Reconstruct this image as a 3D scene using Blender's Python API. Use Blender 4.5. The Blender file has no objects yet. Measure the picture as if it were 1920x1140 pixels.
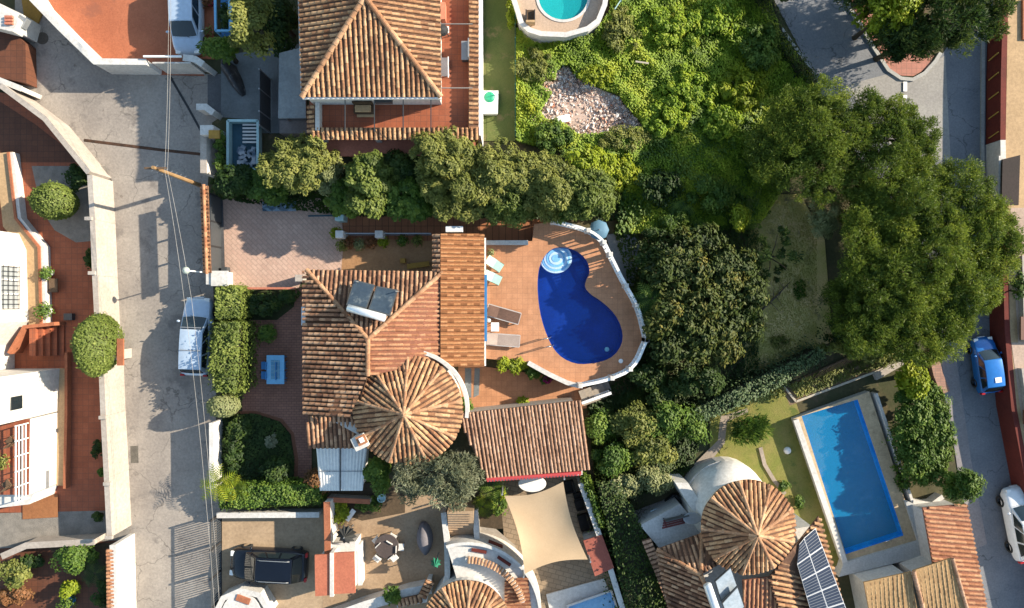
import bpy, bmesh, math, random
import numpy as np
from mathutils import Vector, Matrix
R = math.radians
sc = bpy.context.scene
C = sc.collection
# ---------------------------------------------------------------- camera, light, exposure
H = 40.0            # camera height (m)
S = 32.0            # photo pixels per metre at ground level
cam_d = bpy.data.cameras.new('camera'); cam = bpy.data.objects.new('camera', cam_d); C.objects.link(cam)
cam.location = (0, 0, H); cam.rotation_euler = (0, 0, 0)
cam_d.sensor_fit = 'HORIZONTAL'; cam_d.angle = 2*math.atan(960/S/H); cam_d.clip_end = 2000
sc.camera = cam
SUN_EL, SUN_AZ = R(25), math.atan2(0.96, 0.28)
world = bpy.data.worlds.new("World"); sc.world = world; world.use_nodes = True
nt = world.node_tree
sky = nt.nodes.new('ShaderNodeTexSky'); sky.sky_type = 'NISHITA'; sky.sun_disc = False
sky.sun_elevation = SUN_EL; sky.sun_rotation = SUN_AZ; sky.air_density = 1.6; sky.dust_density = 0.4; sky.ozone_density = 1.8
nt.links.new(sky.outputs[0], nt.nodes['Background'].inputs[0]); nt.nodes['Background'].inputs[1].default_value = 0.115
sun_d = bpy.data.lights.new('sun', 'SUN'); sun_d.energy = 5.0; sun_d.angle = R(0.5); sun_d.color = (1.0, 0.885, 0.71)
sun = bpy.data.objects.new('sun', sun_d); C.objects.link(sun); sun.location = (30, 10, 40)
_d = Vector((-math.sin(SUN_AZ)*math.cos(SUN_EL), -math.cos(SUN_AZ)*math.cos(SUN_EL), -math.sin(SUN_EL)))
sun.rotation_euler = _d.to_track_quat('-Z', 'Y').to_euler()
sc.view_settings.view_transform = 'Standard'; sc.view_settings.look = 'None'; sc.view_settings.gamma = 1
sc.view_settings.exposure = 1.16
try:
    sc.cycles.max_bounces = 6; sc.cycles.transparent_max_bounces = 8; sc.cycles.caustics_reflective = False; sc.cycles.caustics_refractive = False
except Exception: pass

rng = np.random.default_rng(7); random.seed(7)
def W(px, py, z=0.0):
    k = (H-z)/H/S
    return Vector(((px-960)*k, (570-py)*k, z))
def V(px, py, z=0.0):
    p = W(px, py, 0); p.z = z; return p
def U(px, py, zt, z):
    p = W(px, py, zt); p.z = z; return p
def WP(pts, z=0.0): return [W(x, y, z) for x, y in pts]

# ---------------------------------------------------------------- materials
MATS = {}
KA = .85
def _nodes(name):
    m = bpy.data.materials.new(name); m.use_nodes = True
    return m, m.node_tree, m.node_tree.nodes['Principled BSDF']
def srgb(h):
    h = h.lstrip('#'); v = [int(h[i:i+2], 16)/255 for i in (0, 2, 4)]
    return tuple((c/12.92 if c <= .04045 else ((c+.055)/1.055)**2.4) for c in v)
def pos_node(nt):
    g = nt.nodes.new('ShaderNodeNewGeometry'); return g.outputs['Position']
def noise(nt, scale, detail=4, rough=.6, vec=None):
    n = nt.nodes.new('ShaderNodeTexNoise'); n.inputs['Scale'].default_value = scale; n.inputs['Detail'].default_value = detail; n.inputs['Roughness'].default_value = rough
    nt.links.new(vec or pos_node(nt), n.inputs['Vector']); return n.outputs['Fac']
def ramp(nt, fac, stops):
    r = nt.nodes.new('ShaderNodeValToRGB'); e = r.color_ramp.elements
    while len(e) < len(stops): e.new(.5)
    for q, (p, c) in zip(e, stops): q.position = p; q.color = (*c[:3], 1)
    nt.links.new(fac, r.inputs[0]); return r.outputs[0]
def mixc(nt, a, b, f, mode='MIX'):
    m = nt.nodes.new('ShaderNodeMix'); m.data_type = 'RGBA'; m.blend_type = mode
    for s, v in ((m.inputs[0], f), (m.inputs[6], a), (m.inputs[7], b)):
        if hasattr(v, 'links'): nt.links.new(v, s)
        elif isinstance(v, (int, float)): s.default_value = v
        else: s.default_value = (*v[:3], 1)
    return m.outputs[2]
def bump(nt, b, h, dist=.02, strength=.6):
    n = nt.nodes.new('ShaderNodeBump'); n.inputs['Distance'].default_value = dist; n.inputs['Strength'].default_value = strength
    nt.links.new(h, n.inputs['Height']); nt.links.new(n.outputs[0], b.inputs['Normal'])
def M(name, c1, c2=None, c3=None, s1=.6, s2=9, rough=.85, bmp=.3, metal=0.0, spec=.3, cracks=False):
    """weathered surface: large blotches c1..c2, fine grain, patches of c3"""
    if name in MATS: return MATS[name]
    m, nt, b = _nodes(name); c2 = c2 or tuple(x*.75 for x in c1)
    c1, c2, c3 = [c and tuple(x*KA for x in c) for c in (c1, c2, c3)]
    big = ramp(nt, noise(nt, s1, 5, .65), [(.38, c1), (.62, c2)])
    fine = noise(nt, s2, 4, .7)
    col = mixc(nt, big, ramp(nt, fine, [(.3, (.72,)*3), (.7, (1.18,)*3)]), .75, 'MULTIPLY')
    if c3:
        f = ramp(nt, noise(nt, s1*1.7, 6, .7), [(.56, (0, 0, 0)), (.66, (1, 1, 1))])
        col = mixc(nt, col, c3, f)
    if cracks:
        wv = nt.nodes.new('ShaderNodeVectorMath'); wv.operation = 'ADD'; nn = nt.nodes.new('ShaderNodeTexNoise'); nn.inputs['Scale'].default_value = 1.3; nn.inputs['Detail'].default_value = 5
        nt.links.new(pos_node(nt), nn.inputs['Vector']); nt.links.new(pos_node(nt), wv.inputs[0]); nt.links.new(nn.outputs['Color'], wv.inputs[1])
        vo = nt.nodes.new('ShaderNodeTexVoronoi'); vo.feature = 'DISTANCE_TO_EDGE'; vo.inputs['Scale'].default_value = .38; nt.links.new(wv.outputs[0], vo.inputs['Vector'])
        cr = ramp(nt, vo.outputs['Distance'], [(.0, (.35,)*3), (.012, (1, 1, 1))]); keep = ramp(nt, noise(nt, .25, 3), [(.42, (0, 0, 0)), (.55, (1, 1, 1))])
        col = mixc(nt, col, mixc(nt, (1, 1, 1), cr, keep), .8, 'MULTIPLY')
        sp = ramp(nt, noise(nt, 2.6, 2, .5), [(.70, (1, 1, 1)), (.76, (.6, .58, .56))]); col = mixc(nt, col, sp, .8, 'MULTIPLY')
    nt.links.new(col, b.inputs['Base Color']); b.inputs['Roughness'].default_value = rough
    b.inputs['Metallic'].default_value = metal; b.inputs['Specular IOR Level'].default_value = spec
    if bmp: bump(nt, b, fine, .02, bmp)
    MATS[name] = m; return m
def MTILE(name, c1, c2, grout, size=.3, ratio=1.0, rough=.75, rot=0.0, stain=.5, off=.0, mort=.04):
    if name in MATS: return MATS[name]
    m, nt, b = _nodes(name); c1, c2, grout = [tuple(x*KA for x in c) for c in (c1, c2, grout)]
    mp = nt.nodes.new('ShaderNodeMapping'); mp.inputs['Rotation'].default_value = (0, 0, rot); nt.links.new(pos_node(nt), mp.inputs[0])
    t = nt.nodes.new('ShaderNodeTexBrick'); nt.links.new(mp.outputs[0], t.inputs['Vector'])
    t.inputs['Color1'].default_value = (*c1, 1); t.inputs['Color2'].default_value = (*c2, 1); t.inputs['Mortar'].default_value = (*grout, 1)
    t.inputs['Scale'].default_value = 1; t.inputs['Brick Width'].default_value = size; t.inputs['Row Height'].default_value = size*ratio
    t.inputs['Mortar Size'].default_value = mort*size; t.offset = off
    n = noise(nt, .8, 6, .7)
    col = mixc(nt, t.outputs['Color'], ramp(nt, n, [(.3, (.6,)*3), (.7, (1.15,)*3)]), stain, 'MULTIPLY')
    col = mixc(nt, col, ramp(nt, noise(nt, 14, 3, .6), [(.3, (.8,)*3), (.7, (1.15,)*3)]), .5, 'MULTIPLY')
    nt.links.new(col, b.inputs['Base Color']); b.inputs['Roughness'].default_value = rough; b.inputs['Specular IOR Level'].default_value = .3
    MATS[name] = m; return m
def MATTR(name, stops, rough=.8, stain=None, trans=0.0, bmp=0):
    """colour from the per-element attribute rnd"""
    if name in MATS: return MATS[name]
    m, nt, b = _nodes(name)
    a = nt.nodes.new('ShaderNodeAttribute'); a.attribute_name = 'rnd'
    col = ramp(nt, a.outputs['Fac'], stops if trans else [(p, tuple(x*KA for x in c)) for p, c in stops])
    if stain:
        f = ramp(nt, noise(nt, .7, 6, .7), [(.5, (0, 0, 0)), (.68, (1, 1, 1))])
        col = mixc(nt, col, stain, mixc(nt, (0, 0, 0), f, .75))
        col = mixc(nt, col, ramp(nt, noise(nt, 11, 4, .7), [(.3, (.55,)*3), (.7, (1.25,)*3)]), .8, 'MULTIPLY')
    nt.links.new(col, b.inputs['Base Color']); b.inputs['Roughness'].default_value = rough; b.inputs['Specular IOR Level'].default_value = .25
    if trans:
        tr = nt.nodes.new('ShaderNodeBsdfTranslucent'); nt.links.new(col, tr.inputs[0])
        mx = nt.nodes.new('ShaderNodeMixShader'); mx.inputs[0].default_value = trans
        nt.links.new(b.outputs[0], mx.inputs[1]); nt.links.new(tr.outputs[0], mx.inputs[2])
        nt.links.new(mx.outputs[0], nt.nodes['Material Output'].inputs[0])
    MATS[name] = m; return m
def MP(name, c, rough=.4, metal=0.0, spec=.5, coat=0.0):
    if name in MATS: return MATS[name]
    m, nt, b = _nodes(name)
    col = mixc(nt, c, ramp(nt, noise(nt, 5, 4), [(.3, (.82,)*3), (.7, (1.1,)*3)]), .6, 'MULTIPLY')
    nt.links.new(col, b.inputs['Base Color']); b.inputs['Roughness'].default_value = rough; b.inputs['Metallic'].default_value = metal
    b.inputs['Specular IOR Level'].default_value = spec; b.inputs['Coat Weight'].default_value = coat
    MATS[name] = m; return m
def MWATER(name, tint, body, scat):
    m, nt, b = _nodes(name); nt.nodes.remove(b)
    tr = nt.nodes.new('ShaderNodeBsdfTransparent'); tr.inputs[0].default_value = (*tint, 1)
    gl = nt.nodes.new('ShaderNodeBsdfGlossy'); gl.inputs['Roughness'].default_value = .03
    fr = nt.nodes.new('ShaderNodeFresnel'); fr.inputs[0].default_value = 1.33
    bp = nt.nodes.new('ShaderNodeBump'); bp.inputs['Distance'].default_value = .05; bp.inputs['Strength'].default_value = .5
    nt.links.new(noise(nt, 3.5, 3), bp.inputs['Height'])
    for n in (gl, fr): nt.links.new(bp.outputs[0], n.inputs['Normal'])
    df = nt.nodes.new('ShaderNodeBsdfDiffuse'); df.inputs[0].default_value = (*body, 1)
    m0 = nt.nodes.new('ShaderNodeMixShader'); m0.inputs[0].default_value = scat; nt.links.new(tr.outputs[0], m0.inputs[1]); nt.links.new(df.outputs[0], m0.inputs[2])
    mx = nt.nodes.new('ShaderNodeMixShader'); gb = nt.nodes.new('ShaderNodeNewGeometry'); mm = nt.nodes.new('ShaderNodeMath'); mm.operation = 'MULTIPLY'; iv = nt.nodes.new('ShaderNodeMath'); iv.operation = 'SUBTRACT'; iv.inputs[0].default_value = 1
    nt.links.new(gb.outputs['Backfacing'], iv.inputs[1]); nt.links.new(iv.outputs[0], mm.inputs[0]); nt.links.new(fr.outputs[0], mm.inputs[1]); nt.links.new(mm.outputs[0], mx.inputs[0]); nt.links.new(m0.outputs[0], mx.inputs[1]); nt.links.new(gl.outputs[0], mx.inputs[2])
    nt.links.new(mx.outputs[0], nt.nodes['Material Output'].inputs[0]); MATS[name] = m; return m

concrete = M('road_concrete', (.375, .33, .285), (.285, .25, .22), (.21, .185, .165), .35, 7, cracks=True)
asphalt = M('road_asphalt', (.22, .225, .24), (.17, .18, .20), None, .4, 10, cracks=True)
pavegrey = M('driveway_concrete', (.24, .25, .25), (.17, .18, .18), None, .5, 8)
white = M('white_render', (.68, .65, .61), (.60, .57, .53), None, .5, 6, .8, .15)
cream = M('cream_render', (.46, .405, .355), (.40, .345, .295), None, .5, 6, .85, .15)
sand = M('sand_paving', (.46, .33, .21), (.38, .27, .17), None, .6, 6)
beige = M('beige_concrete', (.52, .345, .19), (.44, .29, .155), None, .4, 7)
terra = MTILE('terracotta_tiles', (.38, .115, .055), (.33, .095, .045), (.24, .085, .05), .33, 1, .7)
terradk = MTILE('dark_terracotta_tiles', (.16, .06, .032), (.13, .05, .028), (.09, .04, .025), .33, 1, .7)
deckt = MTILE('deck_tiles', (.58, .28, .145), (.52, .245, .125), (.44, .215, .115), .3, 1, .7, 0, .65)
pinkp = MTILE('pink_paving', (.60, .41, .32), (.55, .36, .28), (.46, .32, .25), .42, .5, .8, R(45), .4, .5, .07)
brickp = MTILE('brown_brick_paving', (.33, .155, .105), (.27, .125, .088), (.14, .08, .06), .3, .5, .8, 0, .5, .5)
stonep = MTILE('stone_slab_paving', (.34, .25, .165), (.29, .21, .135), (.18, .135, .09), .45, .6, .8, R(15), .5, .5)
soil = M('garden_soil', (.11, .075, .045), (.075, .055, .035), None, .8, 6, 1, .8)
ground_m = M('rough_ground', (.10, .085, .045), (.06, .065, .03), (.14, .10, .06), .5, 5, 1, .8)
lawn_m = M('lawn_turf', (.19, .20, .045), (.26, .225, .07), (.12, .15, .035), .7, 16, 1, .8)
dgrass = M('dark_turf', (.045, .05, .02), (.03, .04, .014), None, .8, 16, 1, .8)
drygrass = M('dry_turf', (.60, .44, .20), (.40, .36, .11), (.20, .17, .08), .6, 12, 1, .8)  # lightened beyond dry straw to make up for missing sunlight
gravel_m = M('grey_gravel', (.30, .27, .235), (.22, .20, .175), None, 2, 30, 1, 1)
redwall = M('red_brown_render', (.17, .03, .02), (.13, .024, .017), None, .8, 8)
redpave = MTILE('red_paving', (.50, .21, .15), (.44, .18, .13), (.3, .15, .11), .3, 1)
brownboard = MTILE('brown_boards', (.40, .16, .07), (.34, .13, .06), (.12, .055, .03), .38, 4, .7, 0, .5)
wood = M('weathered_wood', (.16, .10, .06), (.12, .075, .045), None, 2, 20)
bark = M('bark', (.09, .065, .045), (.06, .045, .03), None, 3, 14, 1, 1)
salmon = M('salmon_render', (.55, .20, .125), (.48, .17, .105), None, .8, 8)
redtrim = MP('red_trim', (.42, .045, .045), .6)
terracap = M('terracotta_coping', (.42, .15, .075), (.34, .12, .06), None, 2, 12)
black = MP('black_plastic', (.018, .018, .02), .6)
darkgrey = MP('dark_grey_metal', (.06, .065, .07), .5, .2)
grey = MP('grey_metal', (.30, .31, .32), .45, .5)
whitep = MP('white_paint', (.78, .77, .75), .5)
skyblue = MP('light_blue_paint', (.16, .40, .62), .5)
bluep = MP('blue_paint', (.03, .17, .40), .5)
tealp = MP('pale_teal_paint', (.36, .52, .52), .5)
greenp = MP('green_plastic', (.02, .32, .17), .5)
mint = MP('mint_fabric', (.38, .62, .50), .8)
redp = MP('red_plastic', (.45, .05, .06), .5)
ochre = M('ochre_paint', (.42, .24, .05), (.34, .19, .04), None, 1, 8)
fabricg = M('grey_fabric', (.19, .175, .19), (.15, .14, .15), None, 2, 30, 1, .2)
sailm = M('sand_canvas', (.56, .40, .25), (.51, .36, .22), None, .4, 40, 1, .1)
glassd = MP('tinted_glass', (.012, .02, .024), .08, 0, .8)
tyrem = MP('tyre_rubber', (.02, .02, .02), .9)
rimm = MP('alloy_rim', (.5, .5, .5), .3, .9)
lampg = MP('lamp_lens', (.75, .75, .72), .15, 0, .8)
tailm = MP('tail_lens', (.35, .01, .01), .2)
T_OLD = MATTR('old_barrel_tiles', [(0, (.25, .115, .058)), (.3, (.40, .205, .105)), (.7, (.53, .305, .155)), (1, (.60, .375, .21))], .9, (.085, .05, .035))
T_WORN = MATTR('worn_barrel_tiles', [(0, (.16, .075, .045)), (.35, (.34, .175, .10)), (.75, (.50, .29, .17)), (1, (.60, .38, .24))], .9, (.05, .032, .025))
T_PINK = MATTR('pink_barrel_tiles', [(0, (.30, .12, .06)), (.4, (.45, .205, .105)), (1, (.55, .30, .165))], .9, (.3, .15, .09))
T_OR = MATTR('orange_flat_tiles', [(0, (.22, .09, .035)), (.13, (.25, .105, .042)), (.17, (.42, .19, .075)), (1, (.53, .26, .12))], .85, (.38, .17, .07))
T_BR = MATTR('brown_barrel_tiles', [(0, (.32, .18, .11)), (.5, (.45, .265, .17)), (1, (.55, .34, .23))], .9, (.2, .1, .06))
T_SAND = MATTR('sandy_flat_tiles', [(0, (.30, .17, .08)), (.2, (.33, .19, .09)), (.3, (.52, .33, .16)), (1, (.60, .40, .21))], .9, (.42, .26, .13))
PANS = M('sandy_pan_tiles', (.42, .26, .12), (.34, .21, .10), None, 1.2, 9)
T_CAP = MATTR('tile_caps', [(0, (.34, .17, .09)), (1, (.60, .37, .22))], .9, (.2, .1, .06))
PAN = M('dirty_shaded_pans', (.15, .075, .045), (.10, .052, .032), (.21, .11, .065), 1.2, 9)  # pan tones hold dirt plus the shadow between tile rows
PANP = M('pink_pan_tiles', (.28, .11, .065), (.22, .085, .05), None, 1.2, 9)
PANO = M('orange_pan_tiles', (.30, .125, .05), (.25, .10, .04), None, 1.2, 9)
PANB = M('brown_pan_tiles', (.13, .062, .038), (.11, .05, .03), None, 1.2, 9)
def LEAF(name, dark, mid, light, trans=.4, rough=.55): return MATTR(name, [(0, dark), (.5, mid), (1, light)], rough, None, trans)
L_OLIVE = LEAF('olive_leaves', (.06, .08, .018), (.18, .20, .045), (.35, .34, .09))
L_GREEN = LEAF('green_leaves', (.03, .07, .014), (.095, .165, .024), (.21, .28, .045))
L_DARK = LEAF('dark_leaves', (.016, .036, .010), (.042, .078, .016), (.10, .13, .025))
L_LIME = LEAF('lime_leaves', (.10, .14, .010), (.25, .31, .018), (.42, .43, .035))
L_PINE = LEAF('pine_needles', (.034, .064, .011), (.120, .170, .020), (.33, .37, .048))
L_MAG = LEAF('glossy_leaves', (.014, .030, .008), (.055, .080, .014), (.19, .16, .03), .3, .6)
L_SILVER = LEAF('silver_leaves', (.10, .12, .07), (.21, .225, .135), (.36, .36, .24))
L_PALE = LEAF('pale_leaves', (.12, .15, .06), (.24, .26, .11), (.40, .39, .20))
L_HEDGE = LEAF('hedge_leaves', (.05, .075, .014), (.135, .178, .034), (.29, .33, .08))
L_WILD = LEAF('wild_leaves', (.09, .16, .016), (.25, .36, .032), (.46, .50, .05), .45)
L_VINE = LEAF('vine_leaves', (.03, .06, .03), (.085, .135, .055), (.20, .26, .12))
L_RED = LEAF('reddish_leaves', (.10, .06, .02), (.22, .10, .04), (.35, .16, .07))
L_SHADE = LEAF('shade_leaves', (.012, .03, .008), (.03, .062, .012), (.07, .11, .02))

# ---------------------------------------------------------------- helpers
def tag(o, label=None, cat=None, group=None, kind=None):
    if label: o['label'] = label
    if cat: o['category'] = cat
    if group: o['group'] = group
    if kind: o['kind'] = kind
    return o
def thing(name, label, cat, loc=(0, 0, 0), group=None, rz=0.0):
    o = bpy.data.objects.new(name, None); C.objects.link(o); o.location = loc; o.rotation_euler = (0, 0, rz); o.empty_display_size = .3
    return tag(o, label, cat, group)
def copy_tree(o, parent=None):
    c = o.copy(); C.objects.link(c); c.parent = parent
    for ch in list(o.children): copy_tree(ch, c)
    return c
class MB:
    def __init__(s): s.v = []; s.f = []; s.m = []; s.r = []
    def add(s, vs, fs, m=0, r=None):
        o = len(s.v); s.v += [tuple(v) for v in vs]
        for f in fs: s.f.append([i+o for i in f]); s.m.append(m); s.r.append(random.random() if r is None else r)
        return s
    def poly(s, pts, m=0): return s.add(pts, [list(range(len(pts)))], m)
    def prism(s, pts, z0, z1, m=0, mt=None):
        pts = [Vector(p) for p in pts]
        a = sum(pts[i].x*pts[(i+1) % len(pts)].y-pts[(i+1) % len(pts)].x*pts[i].y for i in range(len(pts)))
        if a < 0: pts = pts[::-1]
        n = len(pts)
        vs = [(p.x, p.y, z0) for p in pts]+[(p.x, p.y, z1) for p in pts]
        s.add(vs, [[i, (i+1) % n, n+(i+1) % n, n+i] for i in range(n)]+[list(range(n-1, -1, -1))], m)
        s.add([(p.x, p.y, z1) for p in pts], [list(range(n))], m if mt is None else mt); return s
    def box(s, c, size, rz=0.0, m=0):
        x, y, z = [q/2 for q in size]; ca, sa = math.cos(rz), math.sin(rz)
        pts = [(c[0]+a*ca-b*sa, c[1]+a*sa+b*ca) for a, b in ((-x, -y), (x, -y), (x, y), (-x, y))]
        vs = [(p[0], p[1], c[2]-z) for p in pts]+[(p[0], p[1], c[2]+z) for p in pts]
        return s.add(vs, [[3, 2, 1, 0], [4, 5, 6, 7], [0, 1, 5, 4], [1, 2, 6, 5], [2, 3, 7, 6], [3, 0, 4, 7]], m)
    def beam(s, a, b, w, h=None, m=0):
        a, b = Vector(a), Vector(b); h = h or w; d = (b-a).normalized()
        up = Vector((0, 0, 1)) if abs(d.z) < .95 else Vector((1, 0, 0))
        x = d.cross(up).normalized()*w/2; y = x.cross(d).normalized()*h/2
        vs = [p+i*x+j*y for p in (a, b) for i, j in ((-1, -1), (1, -1), (1, 1), (-1, 1))]
        return s.add(vs, [[0, 1, 2, 3], [7, 6, 5, 4], [0, 4, 5, 1], [1, 5, 6, 2], [2, 6, 7, 3], [3, 7, 4, 0]], m)
    def tube(s, pts, r, n=8, m=0, caps=True):
        pts = [Vector(p) for p in pts]; rs = r if isinstance(r, (list, tuple)) else [r]*len(pts); o = []
        for i, p in enumerate(pts):
            d = (pts[min(i+1, len(pts)-1)]-pts[max(i-1, 0)]).normalized()
            up = Vector((0, 0, 1)) if abs(d.z) < .9 else Vector((1, 0, 0))
            x = d.cross(up).normalized(); y = x.cross(d)
            o += [p+(x*math.cos(t)+y*math.sin(t))*rs[i] for t in [2*math.pi*k/n for k in range(n)]]
        fs = [[i*n+k, i*n+(k+1) % n, (i+1)*n+(k+1) % n, (i+1)*n+k] for i in range(len(pts)-1) for k in range(n)]
        if caps: fs += [list(range(n-1, -1, -1)), [(len(pts)-1)*n+k for k in range(n)]]
        return s.add(o, fs, m)
    def lathe(s, c, prof, n=20, m=0, sx=1, sy=1, a0=0.0, a1=2*math.pi):
        full = abs(a1-a0-2*math.pi) < 1e-6; k = n if full else n+1; vs = []
        for r, z in prof: vs += [(c[0]+r*sx*math.cos(a0+(a1-a0)*i/n), c[1]+r*sy*math.sin(a0+(a1-a0)*i/n), c[2]+z) for i in range(k)]
        fs = [[j*k+i, j*k+(i+1) % k, (j+1)*k+(i+1) % k, (j+1)*k+i] for j in range(len(prof)-1) for i in range(n)]
        return s.add(vs, fs, m)
    def disc(s, c, r, n=24, m=0): return s.add([(c[0]+r*math.cos(2*math.pi*i/n), c[1]+r*math.sin(2*math.pi*i/n), c[2]) for i in range(n)], [list(range(n))], m)
    def build(s, name, mats, parent=None, smooth=False, bevel=0.0, sub=0):
        me = bpy.data.meshes.new(name); off = parent_loc(parent)
        me.from_pydata([(v[0]-off[0], v[1]-off[1], v[2]-off[2]) for v in s.v], [], s.f)
        for m in (mats if isinstance(mats, (list, tuple)) else [mats]): me.materials.append(m)
        me.polygons.foreach_set('material_index', s.m)
        a = me.attributes.new('rnd', 'FLOAT', 'FACE'); a.data.foreach_set('value', np.array(s.r, dtype=np.float32))
        if smooth: me.polygons.foreach_set('use_smooth', [True]*len(me.polygons))
        me.update(); o = bpy.data.objects.new(name, me); C.objects.link(o)
        if parent: o.parent = parent
        if bevel: b = o.modifiers.new('bevel', 'BEVEL'); b.width = bevel; b.segments = 2; b.limit_method = 'ANGLE'
        if sub: b = o.modifiers.new('sub', 'SUBSURF'); b.levels = sub; b.render_levels = sub
        return o
def parent_loc(p):
    v = Vector((0, 0, 0))
    while p is not None:
        v += Vector(p.location); p = p.parent
    return v
_z = [0.0]
def sheet(name, pts, m, z=None, kind='structure'):
    if z is None: _z[0] += .004; z = .012+_z[0]
    o = MB().poly(_ccw(WP(pts, 0))).build(name, m)
    for v in o.data.vertices: v.co.z = z
    if kind: o['kind'] = kind
    return o
def _ccw(p):
    a = sum(p[i].x*p[(i+1) % len(p)].y-p[(i+1) % len(p)].x*p[i].y for i in range(len(p)))
    return p if a > 0 else p[::-1]
def strip(pts, t):
    """left/right offset outlines of a polyline"""
    Lf, Rt = [], []
    for i, p in enumerate(pts):
        a = (p-pts[i-1]).normalized() if i else None
        b = (pts[i+1]-p).normalized() if i < len(pts)-1 else None
        d = ((a or b)+(b or a)).normalized(); n = Vector((-d.y, d.x, 0)); k = 1/max(.4, n.dot(Vector((-(a or b).y, (a or b).x, 0))))
        Lf.append(p+n*t/2*k); Rt.append(p-n*t/2*k)
    return Lf, Rt
def wall_mb(pts, t, z0, z1, mb=None, m=0, mt=None):
    mb = mb or MB(); Lf, Rt = strip(pts, t)
    for i in range(len(pts)-1): mb.prism([Lf[i], Lf[i+1], Rt[i+1], Rt[i]], z0, z1, m, mt)
    return mb
def wall(name, label, pts, h, t=.22, m=None, cap=None, z0=0.0, cat='wall', group=None, copw=.06, caph=.06):
    P = WP(pts, z0); root = thing(name, label, cat, P[0], group)
    wall_mb(P, t, z0-.02 if z0 == 0 else z0, z0+h).build('wall_body', m or white, root, bevel=.02)
    wall_mb(P, t+copw, z0+h, z0+h+caph).build('coping', cap or m or white, root, bevel=.015)
    return root

# ------------------------------------------------- barrel tiled roofs
def tile_rows(mb, poly, down, pitch=.25, R0=.086, L=.37, m=0, pattern=None, seg=4, lift=.02):
    P = [Vector(p) for p in poly]; n = Vector((0, 0, 0))
    for i in range(len(P)): n += (P[i]-P[0]).cross(P[(i+1) % len(P)]-P[0])
    n.normalize(); n = n if n.z > 0 else -n
    d = Vector(down); d = (d-n*d.dot(n)).normalized(); r = n.cross(d).normalized(); o = P[0]
    uv = [((p-o).dot(r), (p-o).dot(d)) for p in P]
    u0, u1 = min(u for u, v in uv), max(u for u, v in uv); k = max(1, round((u1-u0)/pitch)); pitch = (u1-u0)/k
    for row in range(k):
        u = u0+(row+.5)*pitch; xs = []
        for i in range(len(uv)):
            (a, b), (c, e) = uv[i], uv[(i+1) % len(uv)]
            if (a-u)*(c-u) < 0: xs.append(b+(e-b)*(u-a)/(c-a))
        xs.sort()
        for q in range(0, len(xs)-1, 2):
            v0, v1 = xs[q], xs[q+1]; j = 0; jit = random.uniform(-.02, .02); ph = 0 if pattern else random.uniform(0, L)
            rowr = random.uniform(-.1, .1); v = v0
            ends = [v0]+[x for x in np.arange(math.ceil((v0-ph)/L)*L+ph, v1, L) if x > v0+.04 and x < v1-.04]+[v1]
            for a, b in zip(ends[:-1], ends[1:]):
                ra, rb = R0*.82, R0*random.uniform(.98, 1.06); vs = []
                sh = jit+random.uniform(-.008, .008)
                for vv, rr, lf in ((a, ra, .0), (b, rb, lift)):
                    for t in range(seg+1):
                        an = math.pi*t/seg
                        vs.append(o+r*(u+sh-rr*math.cos(an))+d*vv+n*(rr*math.sin(an)*.85+lf+.005))
                fs = [[t, seg+1+t, seg+2+t, t+1] for t in range(seg)]+[[seg+1+t for t in range(seg+1)][::-1]]
                rv = random.random()*.9+.05+rowr
                if pattern: rv = pattern(row, j, rv)
                mb.add(vs, fs, m, min(1, max(0, rv))); j += 1
    return mb
def slope_roof(mb, poly, down, pitch=.25, R0=.086, L=.37, pattern=None, thick=.1):
    P = [Vector(p) for p in poly]; P = _ccw3(P)
    n = len(P); mb.add(P+[p-Vector((0, 0, thick)) for p in P], [list(range(n)), list(range(2*n-1, n-1, -1))]+[[i, n+i, n+(i+1) % n, (i+1) % n] for i in range(n)], 1)
    return tile_rows(mb, P, down, pitch, R0, L, 0, pattern)
def _ccw3(p):
    a = sum(p[i].x*p[(i+1) % len(p)].y-p[(i+1) % len(p)].x*p[i].y for i in range(len(p)))
    return p if a > 0 else p[::-1]
def ridge(mb, a, b, r=.13, L=.4, m=0):
    a, b = Vector(a), Vector(b); D = b-a; k = max(1, round(D.length/L)); d = D.normalized()
    x = d.cross(Vector((0, 0, 1))).normalized(); up = x.cross(d)
    for i in range(k):
        p, q = a+D*i/k, a+D*(i+1)/k; vs = []
        for c, rr in ((p, r*1.05), (q, r*.88)):
            vs += [c+x*rr*math.cos(math.pi*t/6)+up*(rr*math.sin(math.pi*t/6)+.02) for t in range(7)]
        mb.add(vs, [[t, t+1, t+8, t+7] for t in range(6)]+[list(range(7))], m, random.random())
    return mb
def coping_tiles(name, pts, z, mat, parent, w=.42, pitch=.26, side=1, drop=.12):
    """short barrel tiles laid across the top of a wall"""
    mb = MB(); P = WP(pts, z)
    for a, b in zip(P[:-1], P[1:]):
        d = (b-a).normalized(); n = Vector((-d.y, d.x, 0))*side
        p = [a-n*w/2, b-n*w/2, b+n*w/2-Vector((0, 0, drop)), a+n*w/2-Vector((0, 0, drop))]
        slope_roof(mb, p, n, pitch, .09, w*.52, None, .06)
    return mb.build(name, [mat, PAN], parent)

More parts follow.
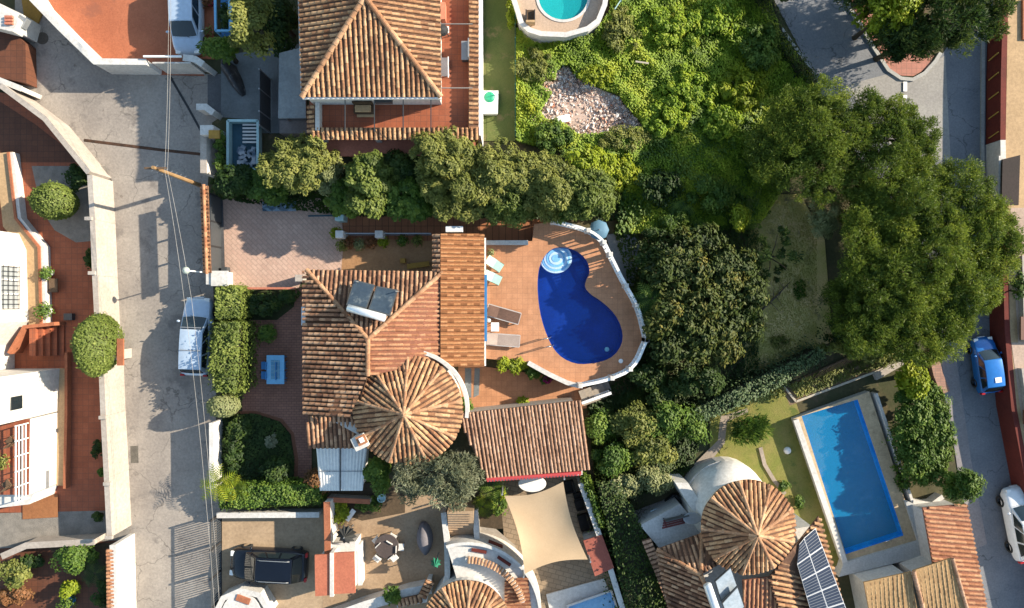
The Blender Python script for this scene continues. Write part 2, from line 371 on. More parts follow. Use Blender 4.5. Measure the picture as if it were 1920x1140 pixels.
# ------------------------------------------------- foliage
def unit(n):
    v = rng.normal(size=(n, 3)); return v/np.linalg.norm(v, axis=1, keepdims=True)
def leaf_mesh(name, P, N, ln, wd, rnd, mat, parent=None, spiky=0.0, jit=.45):
    n = len(P); off = np.array(parent_loc(parent)); N = N/(np.linalg.norm(N, axis=1, keepdims=True)+1e-9)+unit(n)*jit-np.array(_d)*.75; N /= np.linalg.norm(N, axis=1, keepdims=True)
    t = np.cross(N, unit(n)); t /= np.linalg.norm(t, axis=1, keepdims=True)+1e-9
    if spiky:
        t2 = t*(1-spiky)+N*spiky; t2 /= np.linalg.norm(t2, axis=1, keepdims=True)+1e-9; b = np.cross(t2, unit(n)); b /= np.linalg.norm(b, axis=1, keepdims=True)+1e-9; t = t2
    else: b = np.cross(N, t)
    sc_ = rng.uniform(.7, 1.3, (n, 1)); a = t*ln/2*sc_; b = b*wd/2*sc_; P = P-off
    V = np.stack([P-a, P+b-a*.1, P+a, P-b-a*.1], 1).reshape(-1, 3).astype(np.float32)
    me = bpy.data.meshes.new(name); me.vertices.add(4*n); me.vertices.foreach_set('co', V.ravel())
    me.loops.add(4*n); me.loops.foreach_set('vertex_index', np.arange(4*n, dtype=np.int32))
    me.polygons.add(n); me.polygons.foreach_set('loop_start', np.arange(0, 4*n, 4, dtype=np.int32))
    at = me.attributes.new('rnd', 'FLOAT', 'FACE'); at.data.foreach_set('value', np.clip(rnd, 0, 1).astype(np.float32))
    me.materials.append(mat); me.update(calc_edges=True); me.validate()
    o = bpy.data.objects.new(name, me); C.objects.link(o)
    if parent: o.parent = parent
    return o
def crown_pts(c, rad, ncl, rc, per, up=.15, low=-.55, flat=.75, shell=.55):
    """leaf positions, normals and tone: clumps spread through an uneven ellipsoid"""
    P, N, Q = [], [], []; c = np.array(c); rad = np.array(rad); k = 0
    lob = unit(5); la = rng.uniform(-.18, .22, 5)
    while k < ncl:
        u = unit(1)[0]
        if u[2] < low: continue
        f = rng.uniform(.2, 1.22)**.5; f *= 1+float(np.sum(la*np.maximum(0, lob@u)**3))
        cc = c+u*np.maximum(rad-rc*.7, rad*.2)*f; r = rc*rng.uniform(.45, 1.35); n = int(per*rng.uniform(.7, 1.3))
        d = unit(n); d[:, 2] = np.where(d[:, 2] < -.25, -d[:, 2], d[:, 2])
        q = cc+d*r*np.array([1, 1, flat])*rng.uniform(shell, 1.08, (n, 1))
        P.append(q); N.append(d*.8+np.array([0, 0, up])+u*.2); tone = rng.uniform(.2, .75)
        Q.append(np.full(n, tone)+rng.normal(0, .11, n)); k += 1
    return np.concatenate(P), np.concatenate(N), np.concatenate(Q)
def crown_lobes(c, rad, nl, rl, ncl, rc, per, low=-.2):
    """crown of separate rounded lobes, each covered with small leaf clumps, dark gaps between"""
    P, N, Q = [], [], []; c = np.array(c); rad = np.array(rad); cen = []; tries = 0
    while len(cen) < nl and tries < 4000:
        tries += 1; u = unit(1)[0]
        if u[2] < low: continue
        cc = c+u*np.maximum(rad-rl*.8, rad*.15)*rng.uniform(.15, 1.12)**.5
        if all(np.linalg.norm((cc-k)[:2]) > rl*(.95 if tries < 2500 else .7) for k in cen): cen.append(cc)
    for cc in cen:
        R_ = rl*rng.uniform(.75, 1.2); t0 = rng.uniform(.3, .62); sq = rng.uniform(.65, .95)
        for _ in range(ncl):
            d = unit(1)[0]; d[2] = abs(d[2]) if rng.random() < .85 else d[2]*.6
            p = cc+d*np.array([R_, R_, R_*sq])*rng.uniform(.72, 1.08); r = rc*rng.uniform(.6, 1.3); n = int(per*rng.uniform(.6, 1.3)); e = unit(n)
            P.append(p+e*r*np.array([1, 1, .8])*rng.uniform(.2, 1.05, (n, 1))**.6); N.append(e*.7+d*.6+np.array([0, 0, .15])); Q.append(np.full(n, t0+rng.normal(0, .1))+rng.normal(0, .09, n))
    return np.concatenate(P), np.concatenate(N), np.concatenate(Q)
def trunk_mb(base, top, r0, crad, limbs=6):
    mb = MB(); base, top = Vector(base), Vector(top); mid = base.lerp(top, .5)+Vector((random.uniform(-.15, .15), random.uniform(-.15, .15), 0))
    mb.tube([base-Vector((0, 0, .1)), base+Vector((0, 0, .15)), mid, top], [r0*1.35, r0, r0*.75, r0*.4], 8)
    for i in range(limbs):
        a = 2*math.pi*(i+random.random()*.6)/limbs; p = mid.lerp(top, random.uniform(0, .9))
        e = Vector((top.x+math.cos(a)*crad[0]*.7, top.y+math.sin(a)*crad[1]*.7, top.z+crad[2]*random.uniform(-.1, .45)))
        q = p.lerp(e, .5)+Vector((0, 0, .15)); mb.tube([p, q, e], [r0*.42, r0*.28, r0*.1], 6)
    return mb
def tree(name, label, px, py, z, rpx, ry, rz, mat, leaf=(.26, .15), ncl=60, rc=.6, per=110, cat='tree', group=None, spiky=0.0, tr=.14, low=-.55, lean=(0, 0), shell=.55, lobes=None, filler=0):
    """px,py: crown middle in the photo at height z; rpx, ry in photo pixels; rz in metres"""
    c = W(px, py, z); k = (H-z)/H/S; rad = (rpx*k, ry*k, rz)
    b = Vector((c.x+lean[0], c.y+lean[1], 0)); root = thing(name, label, cat, b, group)
    if lobes: P, N, Q = crown_lobes(c, rad, lobes[0], lobes[1], ncl, rc, per)
    else: P, N, Q = crown_pts(c, rad, ncl, rc, per, low=low, shell=shell)
    if filler:
        p, n_, q = crown_pts(c-Vector((0, 0, rz*.35)), (rad[0]*.9, rad[1]*.9, rz*.7), filler, .75, 170, low=-.5); P, N, Q = np.concatenate([P, p]), np.concatenate([N, n_]), np.concatenate([Q, q-.2])  # inner leaves toned darker, crown shade put into their colour
    leaf_mesh('crown', P, N, leaf[0], leaf[1], Q, mat, root, spiky)
    trunk_mb(b, c+Vector((0, 0, -rz*.1)), tr, rad).build('trunk', bark, root, smooth=True)
    return root
def bush(name, label, px, py, z, rpx, ry, rz, mat, leaf=(.16, .09), n=2500, cat='shrub', group=None, ball=False, spiky=0.0):
    c = W(px, py, z); k = (H-z)/H/S; rad = np.array((rpx*k, ry*k, rz)); root = thing(name, label, cat, (c.x, c.y, 0), group)
    if ball:
        d = unit(n); bl = unit(14); bm_ = (np.maximum(0, d@bl.T)**8)@rng.uniform(-.09, .10, 14); out = np.where(rng.random(n) < .05, rng.uniform(.02, .12, n), 0)
        P = np.array(c)+d*rad*(rng.uniform(.9, 1.03, n)+bm_+out)[:, None]; N = d; Q = .5+bm_*2+rng.normal(0, .15, n)
    else:
        rc = float(min(rad))*.42+.05; ncl = max(8, int(14*rad[0]*rad[1]/(rc*rc*4))); ncl = min(ncl, 60)
        P, N, Q = crown_pts(c, rad, ncl, rc, n/ncl)
    P[:, 2] = np.maximum(P[:, 2], .04)
    leaf_mesh('foliage', P, N, leaf[0], leaf[1], Q, mat, root, spiky)
    mb = MB(); b = Vector((c.x, c.y, 0))
    for i in range(5):
        a = i*1.257+random.random(); mb.tube([b-Vector((0, 0, .05)), Vector((c.x+math.cos(a)*rad[0]*.3, c.y+math.sin(a)*rad[1]*.3, max(.2, c.z*.6))), Vector((c.x+math.cos(a)*rad[0]*.6, c.y+math.sin(a)*rad[1]*.6, c.z+rz*.3))], [.05, .035, .012], 5)
    if ball: mb.lathe(c, [(.01, rz*.8)]+[(.85*rad[0]*math.sin(t), rz*.8*math.cos(t)) for t in (.4, .8, 1.2, 1.6, 2.0, 2.4, 2.8)], 12, 0, 1, rad[1]/rad[0])
    mb.build('stems', bark, root); return root
def inside(pts, poly):
    x, y = pts[:, 0], pts[:, 1]; r = np.zeros(len(pts), bool); n = len(poly)
    for i in range(n):
        (x1, y1), (x2, y2) = poly[i][:2], poly[(i+1) % n][:2]
        if y1 == y2: continue
        r ^= ((y1 > y) != (y2 > y)) & (x < (x2-x1)*(y-y1)/(y2-y1)+x1)
    return r
def fill(poly, n):
    p = np.array([[v[0], v[1]] for v in poly]); lo, hi = p.min(0), p.max(0); out = []
    while sum(map(len, out)) < n:
        q = rng.uniform(lo, hi, (n, 2)); out.append(q[inside(q, p)])
    return np.concatenate(out)[:n]
def hedge(name, label, pts, h, mat, dens=260, leaf=(.15, .09), z0=0.05, cat='hedge', group=None, rough=.06, core=True):
    """clipped hedge: leaves over the top and sides of an outline traced at its top"""
    top = _ccw(WP(pts, h)); c = sum(top, Vector())/len(top); root = thing(name, label, cat, (c.x, c.y, 0), group)
    area = abs(sum(top[i].x*top[(i+1) % len(top)].y-top[(i+1) % len(top)].x*top[i].y for i in range(len(top))))/2
    q = fill(top, int(area*dens)); P = [np.c_[q, h+.12*np.sin(q[:, 0]*2.3+h)*np.cos(q[:, 1]*1.9)+.06*np.sin(q[:, 0]*5.1)*np.sin(q[:, 1]*4.3)+rng.normal(0, rough, len(q))]]; N = [np.tile([0, 0, 1.], (len(q), 1))]
    for a, b in zip(top, top[1:]+top[:1]):
        L = (b-a).length; n = int(L*h*dens*.7); t = rng.random(n); d = (b-a).normalized(); o = np.array([d.y, -d.x, 0])
        zz = z0+(h-z0)*rng.random(n); P.append(np.array(a)+np.outer(t, np.array(b-a))+o*rng.normal(.02, rough*1.3, (n, 1))); P[-1][:, 2] = zz; N.append(np.tile(o, (n, 1)))
    sh = rng.integers(0, len(P[0]), len(P[0])//14); sp_ = P[0][sh]+np.c_[rng.normal(0, .05, len(sh)), rng.normal(0, .05, len(sh)), rng.uniform(.06, .22, len(sh))]; P.append(sp_); N.append(unit(len(sh)))
    P = np.concatenate(P); N = np.concatenate(N); tone = .5+.22*np.sin(P[:, 0]*1.7)*np.cos(P[:, 1]*2.1+P[:, 2])
    leaf_mesh('foliage', P, N, leaf[0], leaf[1], tone+rng.normal(0, .17, len(P)), mat, root)
    if core:
        s = [c+(p-c)*.93 for p in top]; MB().prism(s, -.02, h-.12).build('branch_core', M('hedge_twigs', (.035, .035, .015), (.025, .022, .012)), root)
    return root
def ground_leaves(name, poly, n, mat, z=.1, zr=.15, leaf=(.2, .12), bumps=0.0, label=None, spiky=0.0, hf=None):
    q = fill(WP(poly), n); zz = z+zr*rng.random(n)
    if hf is not None: zz = zz+hf(q)
    elif bumps: zz += bumps*(.5+.5*np.sin(q[:, 0]*1.3+1)*np.cos(q[:, 1]*1.7))+bumps*.4*np.sin(q[:, 0]*3.1)*np.sin(q[:, 1]*2.7+2)
    tone = .5+.2*np.sin(q[:, 0]*.9+2*np.sin(q[:, 1]*.6))+.16*np.sin(q[:, 0]*2.7+1.5*np.sin(q[:, 1]*3.1))+rng.normal(0, .11, n)
    o = leaf_mesh(name, np.c_[q, zz], np.tile([0, 0, 1.], (n, 1)), leaf[0], leaf[1], tone, mat, None, spiky, .32)
    o['kind'] = 'stuff'
    if label: o['label'] = label
    return o
def fronds(mb, c, n, L, w=.28, droop=.5, tilt=.5, leaflets=9):
    """arching fronds made of leaflets"""
    c = Vector(c)
    for i in range(n):
        a = 2*math.pi*i/n+random.uniform(-.2, .2); l = L*random.uniform(.75, 1.1); t0 = tilt+random.uniform(-.2, .25); h = Vector((math.cos(a), math.sin(a), 0)); pts = []
        for k in range(leaflets+1):
            s = k/leaflets; pts.append(c+h*l*s*math.cos(t0*.6)+Vector((0, 0, l*(s*math.sin(t0)-droop*s*s))))
        x = Vector((-h.y, h.x, 0)); rv = random.random()
        for k in range(leaflets):
            p, q = pts[k], pts[k+1]; ww = w*math.sin(math.pi*(k+.7)/(leaflets+1))+.02
            for sgn in (-1, 1):
                tip = p.lerp(q, .9)+x*sgn*ww+(q-p)*.7-Vector((0, 0, .05))
                mb.add([p, p.lerp(q, .6), tip], [[0, 1, 2]] if sgn < 0 else [[0, 2, 1]], 0, min(1, max(0, rv+random.uniform(-.2, .2))))
    return mb
def palm(name, label, px, py, z, n, L, mat, trunk=.12, w=.28, cat='palm', group=None, droop=.5, tilt=.5, z0=0.0):
    c = W(px, py, z); root = thing(name, label, cat, (c.x, c.y, z0), group)
    fronds(MB(), c, n, L, w, droop, tilt).build('crown', mat, root)
    MB().tube([(c.x, c.y, z0-.05), (c.x+.03, c.y, (z0+z)/2), (c.x, c.y, z+.02)], [trunk*1.2, trunk, trunk*.8], 8).build('trunk', bark, root)
    return root
def pot_plant(label, px, py, r, h, pm, lm, z0=0.0, n=260, spread=2.0, group='potted plants', leaf=(.13, .08)):
    c = W(px, py, z0); root = thing('potted_plant', label, 'potted plant', c, group)
    MB().lathe(c, [(0, 0), (r*.7, 0), (r, h), (r*1.1, h), (r*1.1, h*1.12), (r*.85, h*1.12), (r*.8, h*.95), (0, h*.95)], 14).build('pot', pm, root, smooth=False)
    d = unit(n); d[:, 2] = abs(d[:, 2]); P = np.array(c)+np.array([0, 0, h*1.05])+d*np.array([r*spread, r*spread, r*spread])*rng.uniform(.3, 1, (n, 1))
    leaf_mesh('foliage', P, d, leaf[0], leaf[1], rng.normal(.5, .22, n), lm, root); return root
# ================================================================ GROUND, ROADS, PATHS
MB().poly([(-150, -150, 0), (150, -150, 0), (150, 150, 0), (-150, 150, 0)]).build('ground', ground_m)['kind'] = 'structure'
sheet('road', [(28, -30), (75, 0), (98, 24), (208, 137), (420, 139), (420, 215), (398, 230), (390, 345), (385, 500), (400, 535), (405, 700), (406, 900), (412, 940), (424, 1180), (240, 1180), (240, 990), (228, 700), (218, 600), (212, 400), (210, 338), (125, 242), (30, 180)], concrete)
sheet('road', [(1430, -40), (1590, -40), (1625, 60), (1670, 140), (1700, 152), (1735, 138), (1760, 110), (1870, -40), (1858, 300), (1862, 660), (1905, 920), (1950, 1180), (1845, 1180), (1800, 900), (1755, 660), (1740, 480), (1640, 330), (1560, 230), (1530, 150)], asphalt)
sheet('road_apron', [(1585, 160), (1664, 139), (1690, 150), (1712, 152), (1738, 136), (1758, 112), (1772, 104), (1775, 165), (1782, 300), (1690, 300)], M('pale_concrete_patch', (.36, .34, .31), (.31, .29, .27), None, .6, 8))  # paler concrete across the junction
sheet('parking_strip', [(1762, 660), (1790, 655), (1820, 860), (1850, 1020), (1826, 1030), (1795, 880)], M('pale_concrete_strip', (.30, .27, .27), (.26, .235, .235), None, .7, 9))
sheet('red_pavement', [(1570, -30), (1600, -30), (1680, 95), (1752, 105), (1738, 128), (1712, 143), (1690, 142), (1668, 132), (1640, 80)], redpave)
o = wall('kerb', 'pale stone kerb round the tip of the red pavement', [(1576, -20), (1600, 30), (1640, 95), (1664, 132), (1688, 148), (1710, 150), (1732, 138), (1752, 116), (1762, 100)], .10, .2, M('kerb_stone', (.46, .45, .42), (.38, .37, .35)), cat='kerb', copw=0, caph=.02)
mb = MB()
for x, y, w, h in ((1696, 163, 7, 18), (1696, 182, 7, 6)): mb.prism(WP([(x-w/2, y-h/2), (x+w/2, y-h/2), (x+w/2, y+h/2), (x-w/2, y+h/2)]), .075, .079)
mb.build('road_markings', whitep)['kind'] = 'structure'
wall('kerb', 'long grey kerb where the shaded road meets the green lot', [(1440, 15), (1460, 50), (1500, 105), (1528, 150)], .12, .2, M('kerb_stone', (.4,)*3), cat='kerb', copw=0, caph=.02)
sheet('yard_paving', [(60, -40), (98, 20), (190, 112), (215, 133), (372, 128), (372, 110), (402, 112), (402, -40)], M('salmon_yard_paving', (.47, .16, .08), (.39, .125, .062), (.30, .105, .06), .35, 12))
sheet('threshold', [(300, 130), (376, 130), (384, 143), (302, 141)], terra)
sheet('driveway', [(415, 105), (575, 80), (575, 250), (480, 250), (480, 225), (415, 220)], pavegrey)
sheet('gate_track', [(390, 140), (415, 140), (415, 212), (390, 208)], M('gate_track_asphalt', (.12, .12, .125)))
sheet('patio', [(418, 372), (648, 372), (648, 445), (812, 445), (812, 512), (575, 512), (560, 540), (420, 540)], pinkp)
sheet('lower_patio', [(645, 446), (812, 446), (812, 512), (640, 512)], M('ochre_paving', (.40, .225, .11), (.35, .19, .09), None, .7, 9))
sheet('side_patio', [(455, 540), (585, 540), (585, 930), (545, 900), (455, 785)], brickp)
sheet('path_kerb', [(418, 772), (480, 770), (530, 785), (552, 812), (560, 860), (558, 912), (418, 912)], M('kerb_red', (.22, .09, .05)))
sheet('garden_bed', [(420, 777), (480, 775), (526, 790), (546, 814), (553, 860), (551, 910), (420, 910)], dgrass)
sheet('garden_bed', [(458, 541), (555, 541), (552, 575), (520, 600), (460, 600)], dgrass)
sheet('walkway', [(640, 400), (1035, 410), (1035, 455), (900, 455), (645, 446)], brownboard)
sheet('lower_terrace', [(860, 680), (1100, 715), (1100, 765), (855, 790)], deckt)
sheet('lawn', [(900, -40), (968, -40), (966, 265), (900, 265)], M('shaded_lawn', (.09, .125, .03), (.14, .155, .045), (.22, .17, .08), .5, 14))
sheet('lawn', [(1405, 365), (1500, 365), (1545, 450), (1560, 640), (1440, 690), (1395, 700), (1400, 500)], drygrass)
sheet('lawn', [(1330, 760), (1470, 690), (1500, 780), (1590, 1060), (1520, 1060), (1400, 900), (1330, 860)], lawn_m)
sheet('vegetable_bed', [(1465, 725), (1650, 640), (1690, 680), (1480, 760)], M('tilled_soil', (.24, .165, .10), (.16, .11, .065), None, 1.5, 8, 1, .8))
sheet('garden_path', [(1300, 870), (1345, 825), (1350, 780), (1400, 765), (1402, 773), (1362, 790), (1358, 830), (1320, 880)], M('stone_path', (.38, .31, .25), (.3, .25, .2)))
sheet('garden_path', [(1135, 440), (1195, 435), (1200, 480), (1188, 535), (1168, 540), (1150, 490)], M('path_concrete', (.22, .24, .25), (.17, .19, .2), None, .8, 8))
# left-hand gardens
sheet('left_patio', [(-40, 165), (40, 182), (130, 244), (212, 342), (216, 640), (232, 760), (245, 960), (-40, 960)], terra)
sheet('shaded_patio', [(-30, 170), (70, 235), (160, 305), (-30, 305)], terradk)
sheet('gravel_bed', [(62, 312), (200, 312), (212, 345), (214, 448), (145, 455), (105, 432), (80, 395)], gravel_m)
sheet('gravel_bed', [(-40, 962), (245, 955), (245, 1010), (-40, 1030)], gravel_m)
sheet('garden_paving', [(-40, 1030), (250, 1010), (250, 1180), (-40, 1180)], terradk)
sheet('planting_bed', [(90, 1020), (250, 1015), (250, 1110), (170, 1090), (120, 1060)], soil)
# bottom middle
sheet('driveway', [(418, 955), (606, 955), (612, 1040), (612, 1180), (418, 1180)], sand)
sheet('patio', [(606, 905), (840, 905), (840, 1180), (606, 1180)], M('tan_patio', (.43, .30, .19), (.36, .245, .15), (.30, .2, .125), .5, 7))
sheet('planting_bed', [(606, 905), (760, 905), (760, 960), (680, 975), (606, 950)], soil)
sheet('planting_bed', [(880, 890), (975, 890), (980, 990), (900, 990)], soil)
sheet('terrace', [(935, 890), (1092, 885), (1170, 1180), (960, 1180)], stonep)
sheet('curved_path', [(893, 985), (930, 990), (965, 1020), (985, 1060), (985, 1090), (955, 1090), (935, 1040), (900, 1010)], M('pale_path', (.40, .35, .29), (.34, .29, .24)))
sheet('service_path', [(1165, 965), (1260, 930), (1300, 945), (1285, 990), (1230, 1030), (1180, 1000)], MTILE('checker_paving', (.36, .33, .30), (.22, .18, .16), (.15, .13, .12), .5, 1))

# ================================================================ CARS
def car(label, L, Wd, Ht, paint, hood=.26, tail=.06, belt=.98, rails=False, van=False, group='parked cars'):
    root = thing('car', label, 'car', (0, 0, 0), group); hl, hw = L/2, Wd/2; body = MB(); secs = []
    hz = belt-.12
    st = [(-hl, .80, belt-.32, .42), (-hl+.06, .90, belt-.10, .32), (-hl+.35, .985, belt, .22), (-hl*.4, 1.0, belt+.01, .2), (hl*.1, 1.0, belt, .2), (hl-L*hood, .995, belt-.02, .2), (hl-L*hood*.55, .97, hz, .2), (hl-.28, .90, hz-.10, .24), (hl-.08, .78, hz-.22, .3), (hl, .62, hz-.36, .4)]
    for x, w, zt, zb in st:
        w *= hw; secs.append([(x, -w*.8, zb), (x, -w*.98, zb+.1), (x, -w, (zb+zt)*.52), (x, -w*.95, zt-.06), (x, -w*.8, zt), (x, -w*.35, zt+.035), (x, w*.35, zt+.035), (x, w*.8, zt), (x, w*.95, zt-.06), (x, w, (zb+zt)*.52), (x, w*.98, zb+.1), (x, w*.8, zb)])
    n = 12; vs = [p for s_ in secs for p in s_]
    fs = [[i*n+k, i*n+(k+1) % n, (i+1)*n+(k+1) % n, (i+1)*n+k] for i in range(len(secs)-1) for k in range(n)]+[list(range(n-1, -1, -1)), [(len(secs)-1)*n+k for k in range(n)]]
    body.add(vs, fs).build('body', paint, root, smooth=True, sub=2)
    # cabin: lower ring at the belt, upper ring at the roof
    xf0, xr0 = hl-L*hood*.92, -hl+L*tail; xf1, xr1 = xf0-L*.17, xr0+L*(.05 if van else .09); wb, wr = hw*.93, hw*.74; zb, zr = belt-.02, Ht
    def P(x, y, z): return Vector((x, y, z))
    def roofy(x): return zr-.05*((x-(xf1+xr1)/2)/((xf1-xr1)/2))**2
    cab = MB(); xs = [xr1+(xf1-xr1)*i/6 for i in range(7)]; ys = [-1, -.8, -.4, 0, .4, .8, 1]; g = []
    for x in xs:
        for y in ys: g.append(P(x, y*wr, roofy(x)-.05*abs(y)**3))
    cab.add(g, [[i*7+j, i*7+j+1, (i+1)*7+j+1, (i+1)*7+j][::-1] for i in range(6) for j in range(6)])
    lo = [P(xr0, -wb*.9, zb), P(xr0*.6, -wb, zb), P(xf0*.6+.1, -wb, zb), P(xf0, -wb*.86, zb)]
    for sg in (-1, 1):
        top = [P(x, sg*wr, roofy(x)-.05) for x in xs]; bot = [P(xr0+(xf0-xr0)*i/6, sg*wb*(1-.1*abs(i/3-1)**2), zb) for i in range(7)]
        q = top+bot; cab.add(q, [[i, i+1, 8+i, 7+i] if sg > 0 else [i+1, i, 7+i, 8+i] for i in range(6)])
    fr = [P(xf1, y*wr, roofy(xf1)-.05*abs(y)**3) for y in ys]+[P(xf0+.06*(1-y*y), y*wb*.9, zb) for y in ys]
    rr = [P(xr1, y*wr, roofy(xr1)-.05*abs(y)**3) for y in ys]+[P(xr0-.04*(1-y*y), y*wb*.9, zb) for y in ys]
    cab.add(fr, [[i, 7+i, 8+i, i+1] for i in range(6)]); cab.add(rr, [[i, i+1, 8+i, 7+i] for i in range(6)])
    cab.build('roof', paint, root, smooth=True)
    def pane(name, a, b, c, d, off, mgn=.07):
        ctr = (a+b+c+d)/4; nn = (b-a).cross(d-a).normalized(); nn = nn if nn.dot(off) > 0 else -nn; g = []
        for i in range(5):
            for j in range(4):
                u, v = mgn+(1-2*mgn)*i/4, mgn*1.1+(1-2.2*mgn)*j/3
                p = (a*(1-u)+b*u)*(1-v)+(d*(1-u)+c*u)*v; g.append(p+nn*.02)
        MB().add(g, [[i*4+j, (i+1)*4+j, (i+1)*4+j+1, i*4+j+1] for i in range(4) for j in range(3)]).build(name, glassd, root, smooth=True)
    def curved(name, rows, dx):
        m2 = MB(); g = []
        for v in (.08, .5, .93):
            for i in range(7):
                a, b = rows[i], rows[7+i]; p = a*(1-v)+b*v; g.append(Vector((p.x+dx, p.y*.93, p.z+.022)))
        m2.add(g, [[i, i+1, 8+i, 7+i] for i in range(6)]+[[7+i, 8+i, 15+i, 14+i] for i in range(6)]).build(name, glassd, root, smooth=True)
    curved('windshield', fr, .025); curved('rear_window', rr, -.025)
    for sg in (-1, 1):
        cuts = [0.06, .36, .66, .93]
        for a, b in zip(cuts[:-1], cuts[1:]):
            tp = lambda t: P(xr1+(xf1-xr1)*t, sg*(wr+.004), roofy(xr1+(xf1-xr1)*t)-.06); bt = lambda t: P(xr0+(xf0-xr0)*t, sg*wb*(1-.1*abs(2*t-1)**2), zb+.02)
            pane('side_window', bt(a), bt(b), tp(b), tp(a), Vector((0, sg, .3)), .06)
        mo = MB().lathe((0, 0, 0), [(.01, -.04), (.06, -.05), (.10, 0), (.06, .06), (.01, .07)], 8, 0, .8, 1.15).build('mirror', paint, root, smooth=True)
        mo.location = (xf0-.28, sg*(hw+.09), belt+.02)
        for x in (hl-.82, -hl+.78):
            w = MB().lathe((0, 0, 0), [(.2, -.1), (.3, -.11), (.33, -.07), (.33, .07), (.3, .11), (.2, .1)], 20).build('wheel', tyrem, root, smooth=True)
            w.rotation_euler = (math.pi/2, 0, 0); w.location = (x, sg*(hw-.1), .33)
            rm = MB().lathe((0, 0, 0), [(.01, .10), (.06, .112), (.2, .1), (.21, .06)], 16).build('rim', rimm, w); rm.scale = (1, 1, -sg)
        MB().box((hl-.17, sg*hw*.60, hz-.20), (.26, .30, .12)).build('headlight', lampg, root, bevel=.03)
        MB().box((-hl+.06, sg*hw*.76, belt-.2), (.12, .24, .24)).build('taillight', tailm, root, bevel=.02)
        if rails: MB().tube([P(xr1+.1, sg*wr*.86, zr-.03), P(xr1+.3, sg*wr*.86, zr+.03), P(xf1-.3, sg*wr*.86, zr+.03), P(xf1-.1, sg*wr*.86, zr-.04)], .022, 6).build('roof_rail', grey, root, smooth=True)
    MB().box((hl-.0, 0, .47), (.05, .5, .11)).build('front_plate', whitep, root)
    MB().tube([P(hl-L*hood*.85, .28, belt+.03), P(hl-L*hood*.95-.1, -.2, belt+.09)], .012, 5).build('wiper', black, root)
    return root
def put(o, px, py, rz, z=0.0):
    o.location = W(px, py, z); o.rotation_euler = (0, 0, rz); return o
silver = MP('silver_paint', (.42, .51, .62), .3, .15, .5, .6); navy = MP('navy_paint', (.004, .006, .012), .25, .0, .35, .3)
cblue = MP('bright_blue_paint', (.012, .15, .46), .25, .2, .5, .8); cwhite = MP('car_white_paint', (.72, .72, .72), .28, 0, .5, .6)
c = car('silver grey estate car parked on the road beside the clipped hedges', 4.55, 1.72, 1.5, silver, .27, .05, van=True)
MB().beam((.55, -.58, 1.5), (.55, .58, 1.5), .05).build('roof_bar', grey, c); MB().beam((-.75, -.58, 1.5), (-.75, .58, 1.5), .05).build('roof_bar', grey, c)
put(c, 379, 630, R(90-2.5))
c = car('white and silver people carrier parked in the walled red yard', 4.5, 1.78, 1.6, silver, .22, .05, van=True)
MB().box((-.9, .1, 1.61), (.7, .5, .03)).build('roof_hatch', darkgrey, c); put(c, 361, 38, R(-89))
put(car('dark navy off-road car parked on the sandy driveway', 4.5, 1.85, 1.68, navy, .25, .06, 1.05, True), 512, 1050, R(180-3))
c = car('bright blue hatchback driving on the narrow road', 3.9, 1.62, 1.5, cblue, .25, .05)
MB().box((-.95, -.1, 1.51), (.35, .42, .03)).build('roof_hatch', whitep, c); put(c, 1837, 683, R(90+8)); c.scale = (.84, .84, .84)
put(car('white off-road car at the edge of the narrow road', 4.3, 1.8, 1.65, cwhite, .25, .05, 1.05, True), 1903, 974, R(90+11))

# ================================================================ TOP LEFT
t = thing('white_house', 'corner of a white house with a red tiled vent beside the road', 'house', W(20, 60))
MB().prism(WP([(-60, 0), (30, 25), (78, 48), (70, 80), (-10, 60), (-60, 40)], 0), 0, 1.6, 0).build('wall', white, t, bevel=.03)
MB().prism(WP([(-60, -10), (10, 12), (40, 40), (28, 62), (-60, 40)], 2.2), 1.6, 2.4).build('roof_block', white, t, bevel=.03)
m = MB()
for i in range(3): m.box(W(17, 32+i*6, 2.47), (.42, .13, .14))
m.build('vent', salmon, t)
MB().box(W(43, 42, 1.85), (.5, .6, .4), R(-30)).build('air_unit', grey, t, bevel=.03)
MB().prism(WP([(-60, 45), (55, 80), (68, 92), (70, 165), (-60, 138)], .0), 0, .9).build('terrace', terradk, t)
wall('boundary_wall', 'short stepped white wall at the end of the dark tiled terrace', [(-60, 138), (20, 160), (78, 183)], 1.6, .25, white)
MB().prism(WP([(37, -40), (90, 5), (72, 48), (48, 35)]), 0, .12).build('ochre_ramp', ochre)['kind'] = 'structure'
t = wall('boundary_wall', 'white wall with a bend round the salmon paved yard', [(60, -40), (99, 22), (150, 75), (212, 135), (304, 136)], 1.7, .28, white)
t = thing('sliding_gate', 'white panel gate across the entrance of the salmon yard', 'gate', W(335, 128))
MB().box(W(336, 128, .95)-Vector((0, 0, 0)), (68/32, .08, 1.8)).build('gate_panel', M('gate_paint', (.62, .59, .55)), t)
MB().beam(V(302, 128, 1.9), V(370, 128, 1.9), .1).build('top_rail', whitep, t)
t = wall('boundary_wall', 'white wall end with a rounded pillar right of the panel gate', [(370, 128), (392, 131), (406, 140)], 1.7, .3, white)
wall('ground_strip', 'long rusty drain channel cut across the concrete road', [(158, 263), (300, 281), (384, 290)], .025, .17, M('rusty_iron', (.10, .05, .03), (.05, .03, .02), None, 3, 20), cat='drain', copw=-.05, caph=.01)
wall('cable_cover', 'black cable cover running slantwise over the road', [(320, 145), (352, 200), (384, 258)], .03, .13, black, cat='cable cover', copw=-.04, caph=.01)
wall('ground_strip', 'short black bar in the salmon yard', [(288, 22), (292, 87)], .02, .14, black, cat='drain', copw=-.05, caph=.01)  # narrow black bar on the yard paving
m = thing('manhole_cover', 'round worn manhole cover in the shaded lane', 'manhole', W(80, 72))
